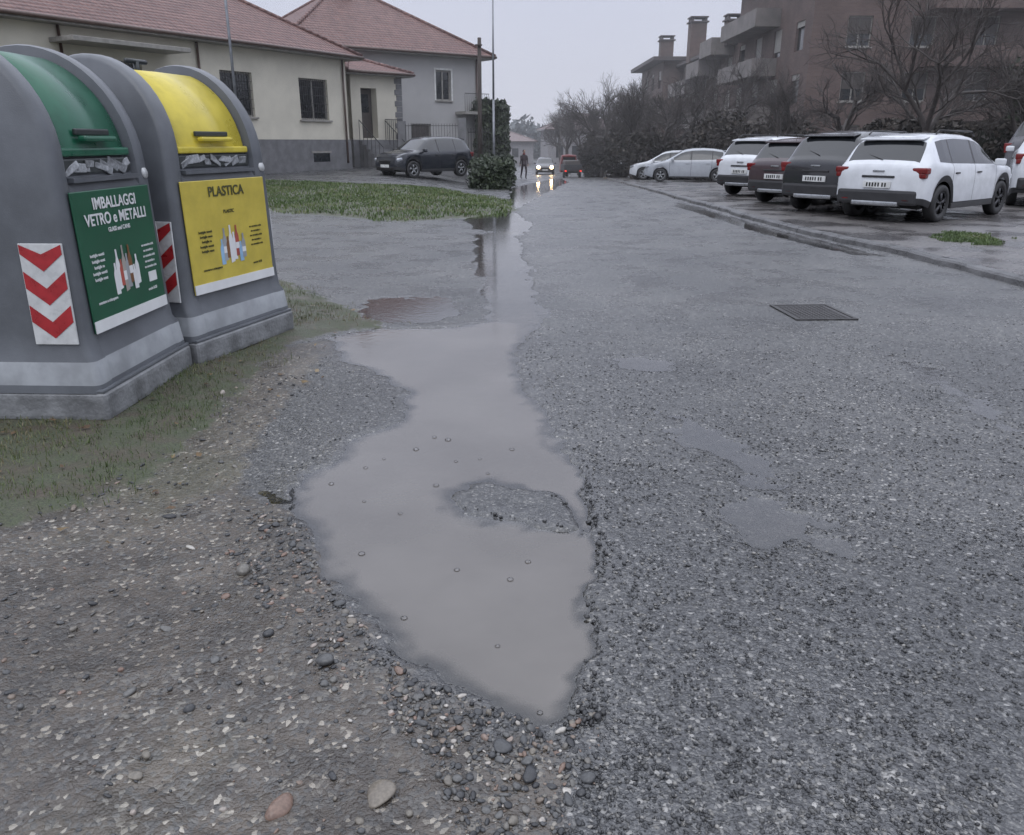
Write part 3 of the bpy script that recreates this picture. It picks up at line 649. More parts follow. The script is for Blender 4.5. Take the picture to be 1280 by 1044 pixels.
# ------------------------------------------------------------------ three wheeler
x,y=gp(712,222)
def three_wheeler(x,y):
    e=empty('three_wheeled_truck',(x,y,float(T(x,y))+.01),math.radians(96))
    r_=mat('three_wheeler_red',(.16,.025,.025),.35);d=mat('bed_tarp',(.05,.05,.055),.6)
    sec=[(.35,.62,1.55),(.5,.64,1.62),(.95,.62,1.60),(1.2,.56,1.15),(1.45,.42,.85),(1.55,.3,.6)]
    V=[];F=[]
    for sx,w,h in sec: V+=[(sx,-w,.35),(sx,-w,min(h,.95)),(sx,-w*.82,h-.05),(sx,0,h),(sx,w*.82,h-.05),(sx,w,min(h,.95)),(sx,w,.35)]
    for j in range(5):
        for q in range(6): a=j*7+q;F.append((a,a+7,a+8,a+1))
    F.append(tuple(range(7)));F.append(tuple(range(41,34,-1)))
    mk('cab',V,F,r_,e)
    box('rear_window',(.34,0,1.25),(.02,.9,.35),glass,e,.01);box('windscreen',(1.09,0,1.36),(.03,.95,.38),glass,e,.01,rot=(0,-.5,0))
    box('cargo_bed',(-.55,0,.72),(1.7,1.3,.45),d,e,.02);box('chassis',(-.2,0,.42),(2.6,.7,.12),seam,e,.02)
    box('load',(-.55,0,1.05),(1.4,1.1,.35),mat('load',(.09,.08,.075),.7),e,.1)
    for px,py in((-.9,.58),(-.9,-.58),(1.3,0)): tubes('wheel',[((px,py-.07,.24),(px,py+.07,.24),.24,.24)],tyre,e,18)
    for sd in(1,-1): box('tail_lamp',(-1.41,sd*.55,.5),(.03,.12,.08),mat('lit_tail',(.5,.02,.02),.3,emit=(1,.05,.03),estr=2.0),e,.01)
three_wheeler(x,y)
# ------------------------------------------------------------------ person
def person(x,y,rz):
    e=empty('pedestrian',(x,y,float(T(x,y))),rz)
    J=[((0,0,.95),.15),((0,0,1.15),.15),((0,.01,1.38),.17),((0,.02,1.50),.06),((0,.03,1.56),.055),
       ((.19,0,1.40),.07),((.25,.04,1.12),.05),((.22,-.12,.9),.035),((-.19,0,1.40),.07),((-.25,-.06,1.12),.05),((-.23,.1,.92),.035),
       ((.1,0,.88),.11),((.11,-.12,.50),.075),((.11,-.02,.09),.05),((.11,-.16,.04),.04),
       ((-.1,0,.88),.11),((-.11,.1,.50),.075),((-.11,.26,.12),.05),((-.11,.14,.04),.04)]
    E=[(0,1),(1,2),(2,3),(3,4),(2,5),(5,6),(6,7),(2,8),(8,9),(9,10),(0,11),(11,12),(12,13),(13,14),(0,15),(15,16),(16,17),(17,18)]
    me=bpy.data.meshes.new('clothed_body');me.from_pydata([j[0] for j in J],E,[]);o=bpy.data.objects.new('clothed_body',me);link(o,e)
    o.modifiers.new('s','SKIN')
    for i_,(p,r) in enumerate(J): me.skin_vertices[0].data[i_].radius=(r,r*.8)
    me.skin_vertices[0].data[0].use_root=True
    o.modifiers.new('ss','SUBSURF').levels=2;me.materials.append(mat('dark_coat',(.045,.03,.034),.8))
    v,f=ico(3);hv=v*[.078,.095,.118]+[0,.0,1.67]
    mk('head',hv.tolist(),f.tolist(),mat('skin',(.4,.25,.19),.6),e,smooth=True)
    hh=v*[.088,.10,.10]+[0,.022,1.70];mk('hair',hh.tolist(),f.tolist(),mat('dark_hair',(.02,.015,.012),.7),e,smooth=True)
    mk('nose',[(-.012,-.09,1.66),(.012,-.09,1.66),(0,-.118,1.655),(0,-.092,1.70)],[(0,1,2),(1,3,2),(3,0,2)],bpy.data.materials['skin'],e)
    segs=[]
    for sx,px,py,pz in((1,.22,-.12,.9),(-1,-.23,.1,.92)):
        segs.append(((px,py,pz),(px,py-.01,pz-.09),.035,.04))
        for q in range(4): segs.append(((px,py-.03+.018*q,pz-.09),(px-.01*sx,py-.035+.018*q,pz-.155+.01*abs(q-1.5)),.009,.007))
        segs.append(((px,py-.035,pz-.05),(px,py-.065,pz-.10),.011,.008))
    tubes('hands',segs,bpy.data.materials['skin'],e,6)
    v2,f2=ico(2);mk('red_scarf',(v2*[.10,.10,.05]+[0,.01,1.53]).tolist(),f2.tolist(),mat('scarf',(.25,.03,.03),.8),e,smooth=True)
x,y=gp(655,224);person(x,y,.4)
# ------------------------------------------------------------------ houses
def tile_mat(name,c1,c2):
    m=bpy.data.materials.new(name);nt=nodes(m);b=NB(nt)
    tc=b.n('ShaderNodeTexCoord').outputs['Object'];sx=b.n('ShaderNodeSeparateXYZ',Vector=tc)
    no=b.n('ShaderNodeTexNoise',Vector=tc,Scale=2.2,Detail=7.0,Roughness=.7).outputs[0]
    n2=b.n('ShaderNodeTexNoise',Vector=tc,Scale=14.0,Detail=2.0).outputs[0]
    col=b.mix(b.sstep(no,.35,.65),c1,c2);col=b.mix(b.sstep(n2,.35,.7),b.mix(1,col,(.65,.65,.68),'MULTIPLY'),col)
    s=b.math('ABSOLUTE',b.math('SINE',b.math('MULTIPLY',sx.outputs[0],math.pi/.21)))
    s2=b.math('ABSOLUTE',b.math('SINE',b.math('MULTIPLY',sx.outputs[1],math.pi/.21)))
    rows=b.math('FRACT',b.math('MULTIPLY',sx.outputs[2],6.5))
    col=b.mix(b.math('MULTIPLY',b.math('LESS_THAN',rows,.22),.5),col,(.06,.035,.035))
    p=b.n('ShaderNodeBsdfPrincipled',Roughness=.55);nt.links.new(col,p.inputs['Base Color'])
    h=b.math('ADD',b.math('ADD',s,s2),rows);bp=b.n('ShaderNodeBump',Strength=.8,Distance=.05,Height=h);nt.links.new(bp.outputs[0],p.inputs['Normal'])
    o=b.n('ShaderNodeOutputMaterial');nt.links.new(p.outputs[0],o.inputs[0]);return m
def wall_holes(name,x0,x1,z0,z1,holes,m,parent,depth=.22,y=0,axis='x'):
    X=sorted({x0,x1}|{h[0] for h in holes}|{h[1] for h in holes});ZZ=sorted({z0,z1}|{h[2] for h in holes}|{h[3] for h in holes})
    V=[];F=[]
    def q(*p): k=len(V);V.extend(p);F.append((k,k+1,k+2,k+3))
    for a,b_ in zip(X,X[1:]):
        for c_,d in zip(ZZ,ZZ[1:]):
            cx,cz=(a+b_)/2,(c_+d)/2
            if any(h[0]<cx<h[1] and h[2]<cz<h[3] for h in holes): continue
            q((a,y,c_),(b_,y,c_),(b_,y,d),(a,y,d))
    for a,b_,c_,d in holes:
        q((a,y,c_),(a,y+depth,c_),(b_,y+depth,c_),(b_,y,c_));q((a,y,d),(b_,y,d),(b_,y+depth,d),(a,y+depth,d))
        q((a,y,c_),(a,y,d),(a,y+depth,d),(a,y+depth,c_));q((b_,y,c_),(b_,y+depth,c_),(b_,y+depth,d),(b_,y,d))
    if axis=='y': V=[(p[1],p[0],p[2]) for p in V]
    return mk(name,V,F,m,parent)
def hip_roof(name,x0,x1,y0,y1,z,rise,ov,m,parent,under):
    a,b_,c_,d=x0-ov,x1+ov,y0-ov,y1+ov;h=(d-c_)/2;hy=(c_+d)/2
    zb=z-.05
    V=[(a,c_,zb),(b_,c_,zb),(b_,d,zb),(a,d,zb),(a+h,hy,z+rise),(b_-h,hy,z+rise)]
    if b_-a<2*h: V[4]=V[5]=((a+b_)/2,hy,z+rise)
    F=[(0,1,5,4),(1,2,5),(2,3,4,5),(3,0,4)]
    mk(name,V,F,m,parent)
    boxes(name+'_fascia',[(a,c_,zb-.16,b_,d,zb-.004)],under,parent)
    seg=[(V[i_],V[j],.1,.1) for i_,j in((0,4),(1,5),(2,5),(3,4),(4,5)) if V[i_]!=V[j]]
    tubes(name+'_ridge_tiles',seg,m,parent,8)
    tubes('gutter',[((a,c_-.06,zb-.05),(b_,c_-.06,zb-.05),.065,.065),((b_+.06,c_,zb-.05),(b_+.06,d,zb-.05),.065,.065)],gut,parent,8)
gut=mat('gutter_brown',(.09,.06,.05),.4);frame=mat('window_frame',(.25,.24,.22),.5);shut=mat('dark_shutter',(.06,.05,.045),.6)
winglass=mat('window_glass',(.02,.023,.027),.1,spec=.7);grille_m=mat('iron_grille',(.03,.03,.03),.5)
def window(par,cx,w,z0,z1,y=0,kind='grille'):
    box('window_pane',(cx,y+.17,(z0+z1)/2),(w,.02,z1-z0),winglass,par)
    boxes('window_frame',[(cx-w/2,y+.11,z0,cx-w/2+.07,y+.158,z1),(cx+w/2-.07,y+.11,z0,cx+w/2,y+.158,z1),(cx-w/2+.07,y+.11,z0,cx+w/2-.07,y+.158,z0+.07),(cx-w/2+.07,y+.11,z1-.07,cx+w/2-.07,y+.158,z1),(cx-.035,y+.11,z0+.07,cx+.035,y+.158,z1-.07)],frame,par)
    box('window_sill',(cx,y-.03,z0-.035),(w+.2,.14,.066),frame,par,.01)
    if kind=='grille':
        n=int(w/.12);tubes('window_grille',[((cx-w/2+w*i_/n,y+.03,z0+.01),(cx-w/2+w*i_/n,y+.03,z1-.01),.009,.009) for i_ in range(1,n)]+[((cx-w/2,y+.03,z0+(z1-z0)*k/5),(cx+w/2,y+.03,z0+(z1-z0)*k/5),.01,.01) for k in range(1,5)],grille_m,par,4)
    if kind=='roller':
        boxes('roller_blind',[(cx-w/2+.072,y+.07,z1-.07-(i_+1)*.06,cx+w/2-.072,y+.10,z1-.07-i_*.06-.01) for i_ in range(int((z1-z0)*.55/.06))],shut,par)
cream=mat('cream_render',(.56,.53,.445),.8,var=.09,scale=.8,bump=.1);gren=mat('grey_render',(.38,.375,.37),.8,var=.08,scale=.7,bump=.1)
plinth=mat('grey_stone_plinth',(.15,.15,.155),.6,var=.2,scale=3,bump=.3);tiles=tile_mat('red_roof_tiles',(.15,.075,.065),(.235,.125,.105))
e=empty('yellow_house',(-7.3,38,.30),math.radians(60))
EV=4.75
holes=[(-2.9,-1.2,2.06,3.68),(-6.95,-5.4,2.10,3.70),(-11.4,-10.2,2.1,3.7),(-16,-14.6,2.1,3.7),(-20,-18.6,2.1,3.7)]
wall_holes('front_wall',-22,0,1.28,EV,holes,cream,e)
for h in holes: window(e,(h[0]+h[1])/2,h[1]-h[0],h[2],h[3])
boxes('body_walls',[(-22,.3,0,-.004,9,EV-.01)],cream,e)
boxes('end_wall',[(-.002,.0,1.28,.012,9.01,EV-.002)],cream,e)
boxes('plinth',[(-22.02,-.05,-.4,.05,.25,1.276)],plinth,e)
box('cellar_window',(-1.9,-.052,.55),(1.0,.02,.35),winglass,e);box('cellar_window_lintel',(-1.9,-.06,.77),(1.2,.04,.08),frame,e)
hip_roof('roof',-22,0,0,9,EV,2.9,.55,tiles,e,frame)
tubes('downpipe',[((-.25,-.08,.3),(-.25,-.08,EV-.2),.045,.045),((-7.9,-.08,.3),(-7.9,-.08,EV-.2),.045,.045),((-13,-.08,.3),(-13,-.08,EV-.2),.045,.045)],gut,e,8)
box('canopy',(-11.2,-.6,4.1),(4.2,1.2,.14),frame,e,.02)
box('chimney',(-8,4.6,7.7),(.7,.6,1.5),plinth,e,.02);box('chimney_cap',(-8,4.6,8.5),(.9,.8,.1),frame,e,.02)
pw=bpy.data.objects.new('porch_wing',None);link(pw,e)
pw.location=Matrix.Rotation(-math.radians(60),3,'Z')@Vector((-.1,1.5,0));pw.rotation_euler=(0,0,math.radians(45-60))
h=[(.55,1.45,1.35,3.55)]
wall_holes('porch_wall',0,2.9,1.28,4.3,h,cream,pw,depth=.5);boxes('porch_body',[(0,.55,0,2.9,4.5,4.28)],cream,pw);boxes('porch_plinth',[(-.02,-.04,-.4,2.94,.5,1.276)],plinth,pw)
box('door',(1.0,.45,2.45),(.88,.06,2.2),shut,pw,.01);box('door_panel',(1.0,.41,2.9),(.5,.02,.8),winglass,pw)
boxes('stone_quoins',[(2.5+(.1 if i_%2 else 0),-.03,1.3+.25*i_,2.93,.01,1.3+.25*i_+.235) for i_ in range(12)],plinth,pw)
hip_roof('porch_roof',0,2.9,0,4.5,4.3,.8,.45,tiles,pw,frame)
boxes('steps',[(.3,-.3-.3*i_,-.4,1.8,-.04-.3*i_,1.25-.2*i_) for i_ in range(6)],plinth,pw)
tubes('stair_railing',[((x_,-.1-.3*k,1.25-.2*k),(x_,-.1-.3*k,2.15-.2*k),.014,.014) for x_ in(.3,1.8) for k in range(7)]+[((x_,-.1,2.15),(x_,-1.9,.95),.02,.02) for x_ in(.3,1.8)],grille_m,pw,5)
tubes('porch_rail',[((1.8+.12*k,-.1,1.3),(1.8+.12*k,-.1,2.2),.012,.012) for k in range(9)]+[((1.8,-.1,2.2),(2.8,-.1,2.2),.018,.018)],grille_m,pw,5)
e=empty('grey_house',(-1.75,48,.2),math.atan2(.6,.8));EV=5.75
holes=[(-2.9,-1.95,3.4,4.9),(-7.5,-6.4,3.4,4.9),(-7.5,-6.4,.7,2.1),(-4.5,-3.3,.7,2.2)]
wall_holes('front_wall',-11,0,-.3,EV,holes,gren,e)
for q,h in enumerate(holes): window(e,(h[0]+h[1])/2,h[1]-h[0],h[2],h[3],kind='roller' if q else 'plain')
boxes('window_surround',[(-3.0,-.03,3.3,-2.91,.01,5.0),(-1.94,-.03,3.3,-1.85,.01,5.0),(-2.905,-.03,4.91,-1.945,.012,5.0)],mat('white_trim',(.6,.6,.58),.6),e)
boxes('body_walls',[(-11,.3,-.3,-.004,8.5,EV-.01)],gren,e);boxes('end_wall',[(-.002,0,-.3,.012,8.51,EV-.002)],gren,e)
hip_roof('roof',-11,0,0,8.5,EV,3.0,.6,tiles,e,frame)
tubes('downpipe',[((-.3,-.08,0),(-.3,-.08,EV-.2),.05,.05)],gut,e,8)
box('chimney',(-6,4.0,8.6),(.6,.6,1.4),tiles,e,.02)
boxes('balcony',[(-1.7,-1.0,2.7,-.1,-.01,2.85)],frame,e)
tubes('balcony_rail',[((-1.7+.13*k,-.98,2.85),(-1.7+.13*k,-.98,3.75),.012,.012) for k in range(13)]+[((-1.7,-.98,3.75),(-.14,-.98,3.75),.02,.02)],grille_m,e,4)
fx0,fx1=-5.0,-2.55;fy=40.0
e=empty('iron_fence',(fx0,fy,.3),0)
boxes('low_wall',[(0,-.1,-.5,fx1-fx0,.1,.75)],plinth,e)
tubes('railings',[((k*.13,0,.75),(k*.13,0,2.0),.012,.012) for k in range(19)]+[((0,0,1.9),(2.45,0,1.9),.016,.016),((0,0,.9),(2.45,0,.9),.016,.016)],grille_m,e,4)
boxes('gate_posts',[(2.46,-.2,-.5,2.84,.2,2.25),(-.35,-.2,-.5,-.01,.2,2.1)],plinth,e)
e=empty('iron_gate',(-2.1,40.3,.2),0)
boxes('gate_bars',[(k*.14,-.01,-.3,k*.14+.03,.01,1.9) for k in range(8)]+[(0,-.012,1.7,1.1,.014,1.74)],grille_m,e)
# ------------------------------------------------------------------ poles
wood=mat('weathered_pole',(.05,.04,.036),.8,bump=.3);galv=mat('galvanised_steel',(.22,.23,.25),.45,metal=.6)
x,_=at(600,190,38);e=empty('utility_pole',(x,38,float(T(x,38))));ztop=at(600,38,38)[1]
tubes('pole',[((0,0,-.3),(.03,0,ztop),.11,.08)],wood,e,10);box('bracket',(.0,-.1,ztop-.3),(.3,.12,.06),wood,e,.01)
x,_=at(617,150,44);e=empty('street_lamp',(x,44,float(T(x,44))))
tubes('pole',[((0,0,-.3),(0,0,4),.075,.06),((0,0,4),(0,0,9.2),.055,.035),((0,0,9.2),(.9,0,9.6),.03,.025)],galv,e,10);box('lantern',(1.15,0,9.62),(.6,.22,.1),galv,e,.04)
x,_=at(288,60,27);e=empty('utility_pole',(x,27,.2));tubes('pole',[((0,0,-.3),(0,0,9),.05,.04)],galv,e,8);box('bracket',(0,-.05,8.7),(.5,.06,.06),galv,e,.01)
# ------------------------------------------------------------------ brick flats on the right
brick=bpy.data.materials.new('red_brick');nt=nodes(brick);b=NB(nt)
tc=b.n('ShaderNodeTexCoord').outputs['Object'];sx=b.n('ShaderNodeSeparateXYZ',Vector=tc)
cv=b.n('ShaderNodeCombineXYZ',X=b.math('ADD',sx.outputs[0],sx.outputs[1]),Y=sx.outputs[2],Z=0.0)
br=b.n('ShaderNodeTexBrick',Vector=cv.outputs[0],Scale=1.0);br.inputs['Brick Width'].default_value=.25;br.inputs['Row Height'].default_value=.07;br.inputs['Mortar Size'].default_value=.008
br.inputs['Color1'].default_value=(.10,.062,.053,1);br.inputs['Color2'].default_value=(.135,.086,.074,1);br.inputs['Mortar'].default_value=(.12,.105,.10,1)
no=b.n('ShaderNodeTexNoise',Vector=tc,Scale=.6,Detail=6.0).outputs[0]
p=b.n('ShaderNodeBsdfPrincipled',Roughness=.8);nt.links.new(b.mix(b.sstep(no,.3,.7),b.mix(1,br.outputs[0],(.7,.7,.7),'MULTIPLY'),br.outputs[0]),p.inputs['Base Color'])
o=b.n('ShaderNodeOutputMaterial');nt.links.new(p.outputs[0],o.inputs[0])
beige=mat('beige_concrete',(.17,.155,.148),.8,var=.25,scale=1);roofd=mat('dark_roof_slab',(.07,.058,.058),.7)
e=empty('brick_apartment_building',(17,50,-.6),0)
def sidewall(name,y0,y1,z1,rows,par,x=0,win_w=1.5,step=4.2):
    hs=[]
    yy_=y0+1.3
    while yy_+win_w<y1-.6:
        for zz in rows: hs.append((yy_,yy_+win_w,zz,zz+1.6))
        yy_+=step
    o=wall_holes(name,y0,y1,0,z1,hs,brick,par,depth=.22,axis='y')
    o.location.x=x
    for a,b_,c_,d in hs:
        box('window_pane',(x+.17,(a+b_)/2,(c_+d)/2),(.02,b_-a,d-c_),winglass,par)
        boxes('roller_blind',[(x+.06,a+.02,d-(d-c_)*random.choice([.2,.5,.8]),x+.1,b_-.02,d)],frame,par)
ZT=12.4
sidewall('tall_side_wall',0,16,ZT,[1.4,4.3,7.2],e);boxes('tall_block',[(.25,.24,-1,13,16,ZT-.01)],brick,e)
wall_holes('tall_front_wall',0,13,0,ZT,[(2+3.6*i_,3.4+3.6*i_,zz,zz+1.6) for i_ in range(3) for zz in(1.4,4.3,7.2)],brick,e)
for i_ in range(3):
    for zz in(1.4,4.3,7.2): window(e,2.7+3.6*i_,1.4,zz,zz+1.6,kind='roller')
V=[(-1,-1.2,ZT-1.2),(14,-1.2,ZT-2.6),(14,17,ZT-2.6),(-1,17,ZT-1.2),(-1,-1.2,ZT-.95),(14,-1.2,ZT-2.3),(14,17,ZT-2.3),(-1,17,ZT-.95)]
mk('sloping_roof',[(x_,y_,z_+1.6) for x_,y_,z_ in V],[(3,2,1,0),(4,5,6,7),(0,1,5,4),(1,2,6,5),(2,3,7,6),(3,0,4,7)],roofd,e)
for zz in(3.2,6.1,9.0):
    boxes('balcony_parapet',[(-1.6,6,zz,-1.45,15,zz+1.05),(-1.45,6,zz,-.003,15,zz+.18),(-1.45,6,zz+.182,-.003,6.15,zz+1.05),(-1.45,14.85,zz+.182,-.003,15,zz+1.05)],beige,e)
    boxes('front_balcony',[(6.2,-1.4,zz,12.6,-1.25,zz+1.05),(6.2,-1.25,zz,12.6,-.003,zz+.18)],brick,e)
sidewall('mid_side_wall',16,36,9.0,[1.4,4.3,6.7],e);boxes('mid_block',[(.25,16.002,-1,12,36,9.0)],brick,e)
boxes('mid_roof',[(-.8,16.1,9.004,12.5,36.3,9.25)],roofd,e)
for k_,(y0,y1,zz) in enumerate([(17,21,8.4),(21.1,26,7.2),(26.1,34,6.1),(17,34,3.2)]):
    boxes('stepped_parapet',[(-1.8,y0,zz,-1.62,y1,zz+1.2),(-1.62,y0,zz,-.003,y1,zz+.18),(-1.62,y0,zz+.182,-.003,y0+.15,zz+1.2)],beige,e)
sidewall('end_side_wall',36,50,9.6,[1.4,4.3,7.2],e,x=-2);boxes('end_block',[(-1.75,36.002,-1,10,50,9.6)],brick,e);boxes('end_front_wall',[(-2,36.0,-1,-1.752,36.2,9.6)],brick,e)
boxes('end_roof',[(-3.2,35.2,9.604,10,51,9.95)],roofd,e)
for (cx,cy,h_,w_) in((-.2,30,12.2,1.4),(1.5,24,11.6,1.2),(-1,41,11.9,1.3),(5,10,15,1.5),(2.5,27,11.3,1.0)):
    boxes('chimney',[(cx-w_/2,cy-w_/2,8.9,cx+w_/2,cy+w_/2,h_)],brick,e)
    boxes('chimney_cap',[(cx-w_/2-.15,cy-w_/2-.15,h_+.004,cx+w_/2+.15,cy+w_/2+.15,h_+.12),(cx-w_/2,cy-w_/2,h_+.122,cx-w_/2+.2,cy+w_/2,h_+.4),(cx+w_/2-.2,cy-w_/2,h_+.122,cx+w_/2,cy+w_/2,h_+.4),(cx-w_/2-.1,cy-w_/2-.1,h_+.402,cx+w_/2+.1,cy+w_/2+.1,h_+.5)],roofd,e)
e=empty('brick_house',(31,56,-.5),math.radians(-12))
hs=[(1.5+4*i_,3+4*i_,zz,zz+1.5) for i_ in range(6) for zz in(1.2,4.2)]
wall_holes('front_wall',0,26,-.3,7.2,hs,brick,e)
for h in hs: window(e,(h[0]+h[1])/2,1.5,h[2],h[3],kind='roller')
boxes('body_walls',[(0,.3,-.3,26,11,7.19)],brick,e);hip_roof('roof',0,26,0,11,7.2,3.2,.8,tile_mat('brown_roof_tiles',(.11,.065,.055),(.15,.09,.08)),e,roofd)
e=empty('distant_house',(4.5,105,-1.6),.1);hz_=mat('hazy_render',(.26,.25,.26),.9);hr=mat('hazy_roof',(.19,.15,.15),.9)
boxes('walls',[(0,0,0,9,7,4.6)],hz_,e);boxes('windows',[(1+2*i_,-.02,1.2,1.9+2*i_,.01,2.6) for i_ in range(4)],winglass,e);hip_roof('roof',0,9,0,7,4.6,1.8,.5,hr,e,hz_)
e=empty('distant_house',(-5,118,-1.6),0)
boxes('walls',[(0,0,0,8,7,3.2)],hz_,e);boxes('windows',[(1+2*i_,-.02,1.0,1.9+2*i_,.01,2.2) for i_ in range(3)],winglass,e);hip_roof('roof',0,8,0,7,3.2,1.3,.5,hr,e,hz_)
# ------------------------------------------------------------------ vegetation
def leafmass(name,cells,m,n,size=.07):
    Ps=[]
    for c_ in cells:
        if c_[0]=='e':
            d=rng.normal(size=(n,3));d/=np.linalg.norm(d,axis=1)[:,None];r=(.6+.45*rng.random(n))[:,None]
            w_=1+.25*fbm(d[:,0]*3+c_[1],d[:,2]*3+d[:,1]*2,5)[:,None]
            Ps.append(d*r*w_*np.array(c_[4:7])+np.array(c_[1:4]))
        else:
            a=np.array(c_[:3]);b_=np.array(c_[3:]);u=rng.random((n,3));k=rng.integers(0,5,n)
            for q,(ax,val) in enumerate([(0,0.),(0,1.),(1,0.),(1,1.),(2,1.)]): u[k==q,ax]=val
            p_=a+u*(b_-a);p_+=rng.normal(0,.07,p_.shape)+.2*np.stack([vn(p_[:,1]*1.5,p_[:,2]*1.5,1),vn(p_[:,0]*1.5,p_[:,2]*2,2),vn(p_[:,0]*1.5,p_[:,1]*1.5,3)],-1)
            Ps.append(p_)
    P_=np.concatenate(Ps);N_=len(P_);a=rng.normal(size=(N_,3));a/=np.linalg.norm(a,axis=1)[:,None];b_=np.cross(a,rng.normal(size=(N_,3)));b_/=np.linalg.norm(b_,axis=1)[:,None]
    s=size*rng.uniform(.6,1.5,N_)[:,None]
    V=np.stack([P_-a*s,P_+b_*s*.5,P_+a*s,P_-b_*s*.5],1).reshape(-1,3);F=np.arange(N_*4).reshape(-1,4)
    me=npmesh(name,V,F,m,False);attr(me,'tone',np.repeat(np.clip(rng.random(N_)*.5+.5*(fbm(P_[:,0]*1.2,P_[:,2]*1.5+P_[:,1],9)+.5),0,1),4))
    return link(bpy.data.objects.new(name,me))
LG=stone_mat('evergreen_leaf',[(0,(.014,.022,.013)),(.5,(.036,.052,.027)),(1,(.07,.09,.045))],.55)
LB=stone_mat('brown_shrub',[(0,(.025,.022,.02)),(.5,(.052,.045,.04)),(1,(.09,.075,.06))],.8)
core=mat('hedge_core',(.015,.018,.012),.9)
def hedge(name,x0,y0,x1,y1,h,n,z0=None,size=.08,m=None):
    z=min(float(T(x0,y0)),float(T(x1,y1)))-.1 if z0 is None else z0
    o=leafmass(name,[(x0,y0,z,x1,y1,z+h+.1)],m or LG,n,size)
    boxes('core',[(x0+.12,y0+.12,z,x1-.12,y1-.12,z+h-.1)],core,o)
hedge('hedge',-1.35,30.5,-.1,44,1.15,16000)
hedge('tall_hedge',-1.9,47,-.4,56,4.3,14000,size=.12)
hedge('hedge',14.6,34,29,35.6,2.4,14000,size=.12,m=LB)
hedge('hedge',9.0,46,16.5,47.5,2.0,9000,size=.12,m=LB)
hedge('tall_hedge',21,31,33,33,3.6,16000,size=.13)
leafmass('evergreen_shrub',[('e',24,36,3.2,3.2,2,2.6),('e',28.5,34,3.8,3,2,3.2)],LG,6000,.16)
leafmass('shrub',[('e',7.6,47,.7,1.3,1.6,1.5),('e',7.0,55,.6,1.2,2,1.7),('e',6.2,64,.4,1.2,2.2,1.7),('e',10.5,43,1.2,1.8,1.5,1.7),('e',13.5,42,1.2,1.8,1.5,1.6)],LB,3500,.11)
bark=mat('wet_bark',(.055,.047,.044),.75,var=.3,scale=8)
def tree_mesh(name,h,seed,spread=.55,depth=6,r0=.16,trunk=.28):
    rd=random.Random(seed);segs=[]
    def grow(p,d,l,r,k):
        n=3;q=p
        for i_ in range(n):
            d=(d+Vector((rd.gauss(0,.11),rd.gauss(0,.11),rd.gauss(0,.07)+.03))).normalized()
            q2=q+d*l/n;r2=r*(1-.28*(i_+1)/n) if k else r*(1-.2*(i_+1)/n)
            segs.append((q,q2,r*(1-.28*i_/n),r2));
            if k<depth and i_<n-1 and k>0 and rd.random()<.75: kid(q2,d,l*.62,r2*.5,k+1)
            q=q2
        if k<depth:
            for c_ in range(3 if k==0 else 2 if rd.random()<.65 else 3): kid(q,d,l*rd.uniform(.62,.85),r*.62,k+1)
    def kid(p,d,l,r,k):
        a=d.orthogonal().normalized();a.rotate(Matrix.Rotation(rd.uniform(0,6.28),3,d));t=rd.uniform(.35,.85)*spread/.55
        grow(p,(d*math.cos(t)+a*math.sin(t)+Vector((0,0,.08))).normalized(),l,max(r,.006),k)
    grow(Vector((0,0,0)),Vector((0,0,1)),h*trunk,r0,0)
    V=[];F=[]
    for p0,p1,ra,rb in segs:
        n=7 if ra>.05 else 3;d=(p1-p0).normalized();a=d.orthogonal().normalized();b_=d.cross(a);k=len(V)
        for p_,r in((p0,ra),(p1,rb)):
            for i_ in range(n): t=2*math.pi*i_/n;V.append(tuple(p_+a*(math.cos(t)*r)+b_*(math.sin(t)*r)))
        for i_ in range(n): F.append((k+i_,k+(i_+1)%n,k+n+(i_+1)%n,k+n+i_))
    me=bpy.data.meshes.new(name);me.from_pydata(V,[],F);me.materials.append(bark)
    me.polygons.foreach_set('use_smooth',[True]*len(F));zm=max(v[2] for v in V)
    for v in me.vertices: v.co*=h/zm
    me.update();return me
TM=[tree_mesh('bare_tree_a',7.5,3,.6),tree_mesh('bare_tree_b',7,8,.5),tree_mesh('bare_tree_c',6.5,21,.55)]
def tree(i_,x,y,s,rz): 
    o=bpy.data.objects.new('bare_tree',TM[i_]);o.location=(x,y,float(T(x,y))-.05);o.scale=(s,s,s);o.rotation_euler=(0,0,rz);link(o)
xt,_=at(1155,170,30)
for q in [(0,xt,30,1.02,.3),(1,19.5,31.5,.9,2),(2,15,38,.85,1),(1,12.2,40,.8,4),(0,10.3,44,.75,5),(2,17.8,36,.9,3),(0,22.5,35,.95,2.2),
  (2,8.3,46,.72,1.2),(1,7.2,50,.82,.4),(0,6.9,55,.8,2.4),(2,6.6,61,.95,3.6),(1,6.2,67,.95,4.9),(0,5.9,74,.95,.2),(2,5.6,82,1.0,2),(1,8.5,58,1.0,1),(0,8.8,66,1.05,4),(2,9.8,52,.95,5.5),(1,5.4,90,1,1),(0,12,48,.95,3)]: tree(*q)
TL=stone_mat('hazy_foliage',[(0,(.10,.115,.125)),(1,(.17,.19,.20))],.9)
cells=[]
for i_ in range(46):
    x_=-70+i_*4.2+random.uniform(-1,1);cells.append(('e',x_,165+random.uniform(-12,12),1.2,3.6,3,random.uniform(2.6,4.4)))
leafmass('distant_trees',cells,TL,900,.55)
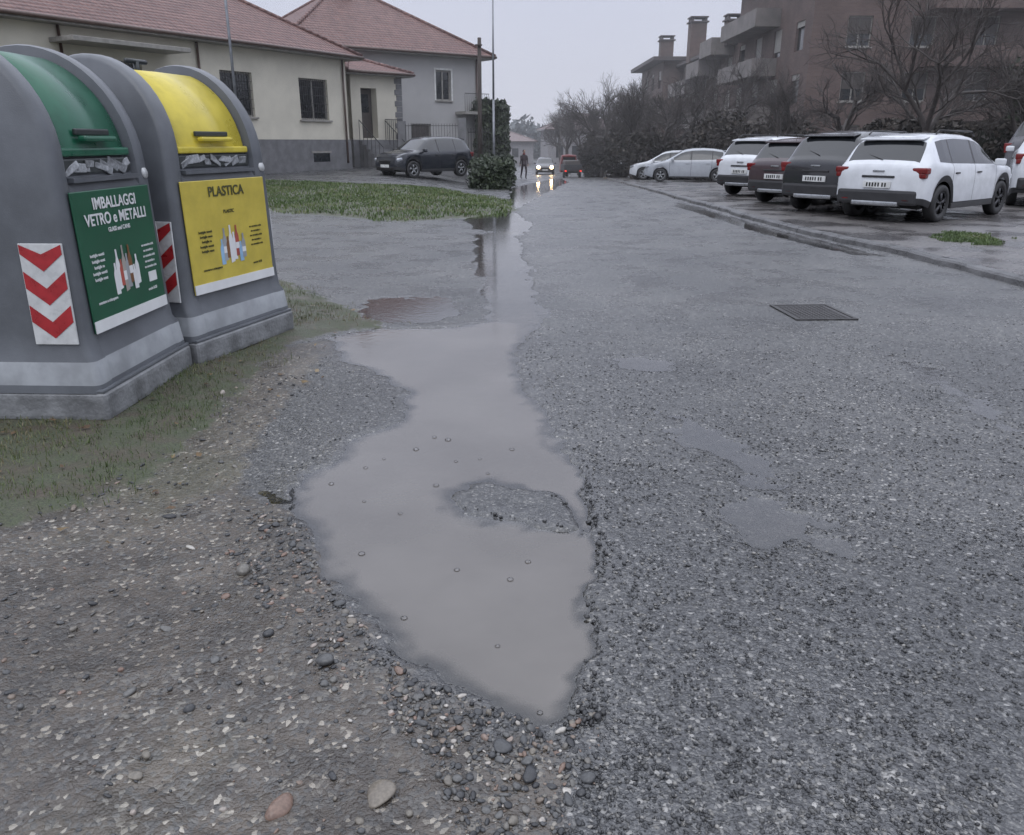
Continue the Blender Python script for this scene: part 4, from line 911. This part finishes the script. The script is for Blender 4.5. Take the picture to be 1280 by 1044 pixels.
# ------------------------------------------------------------------ rain mist over the distance (thin homogeneous air volume)
mm=bpy.data.materials.new('rain_mist_air');nt=nodes(mm);b=NB(nt)
vs=b.n('ShaderNodeVolumeScatter',Density=.0022,Anisotropy=.2);vs.inputs['Color'].default_value=(.97,.98,1,1)
o=b.n('ShaderNodeOutputMaterial');nt.links.new(vs.outputs[0],o.inputs['Volume'])
boxes('rain_mist',[(-120,24,-1.6,140,230,24)],mm)
# ------------------------------------------------------------------ light, world, camera
W=bpy.data.worlds.new('World');S.world=W;W.use_nodes=True;nt=W.node_tree;nt.nodes.clear();b=NB(nt)
sky=nt.nodes.new('ShaderNodeTexSky');sky.sky_type='NISHITA';sky.sun_disc=False;sky.sun_elevation=math.radians(48);sky.sun_rotation=math.radians(205);sky.dust_density=3
hs=b.n('ShaderNodeHueSaturation',Color=sky.outputs[0],Saturation=.35,Value=.6)
tc=b.n('ShaderNodeTexCoord').outputs['Generated'];sz=b.n('ShaderNodeSeparateXYZ',Vector=tc)
cl=b.n('ShaderNodeTexNoise',Vector=tc,Scale=2.0,Detail=5.0).outputs[0]
lp=b.ramp(sz.outputs[2],[(0,(.88,.90,1.02)),(.16,(.77,.81,.97)),(.4,(.76,.81,.98)),(.75,(.88,.92,1.02))])
over=b.mix(1,lp,b.ramp(sz.outputs[2],[(0,.40),(.2,.42),(.8,1.)]),'MULTIPLY')
sc=b.n('ShaderNodeVectorMath',_operation='SCALE',i0=over);sc.inputs['Scale'].default_value=22.0
over=b.mix(b.sstep(cl,.3,.7),b.mix(1,sc.outputs[0],(.93,.93,.95),'MULTIPLY'),sc.outputs[0])
col=b.mix(.88,hs.outputs[0],over)
bg=b.n('ShaderNodeBackground',Color=col,Strength=.1);o=b.n('ShaderNodeOutputWorld');nt.links.new(bg.outputs[0],o.inputs[0])
sl=bpy.data.lights.new('sun','SUN');sl.energy=.5;sl.angle=math.radians(40);sl.color=(1,.99,.97);so=bpy.data.objects.new('sun',sl);so.rotation_euler=(math.radians(42),0,math.radians(-25));link(so)
cd=bpy.data.cameras.new('camera');cd.sensor_width=36;cd.lens=36*1000/1280;cd.clip_end=4000;cd.clip_start=.05
co=bpy.data.objects.new('camera',cd);co.location=(0,0,CH);co.rotation_euler=(math.pi/2-PIT,0,0);link(co);S.camera=co
S.view_settings.view_transform='Standard';S.view_settings.look='None';S.view_settings.exposure=0
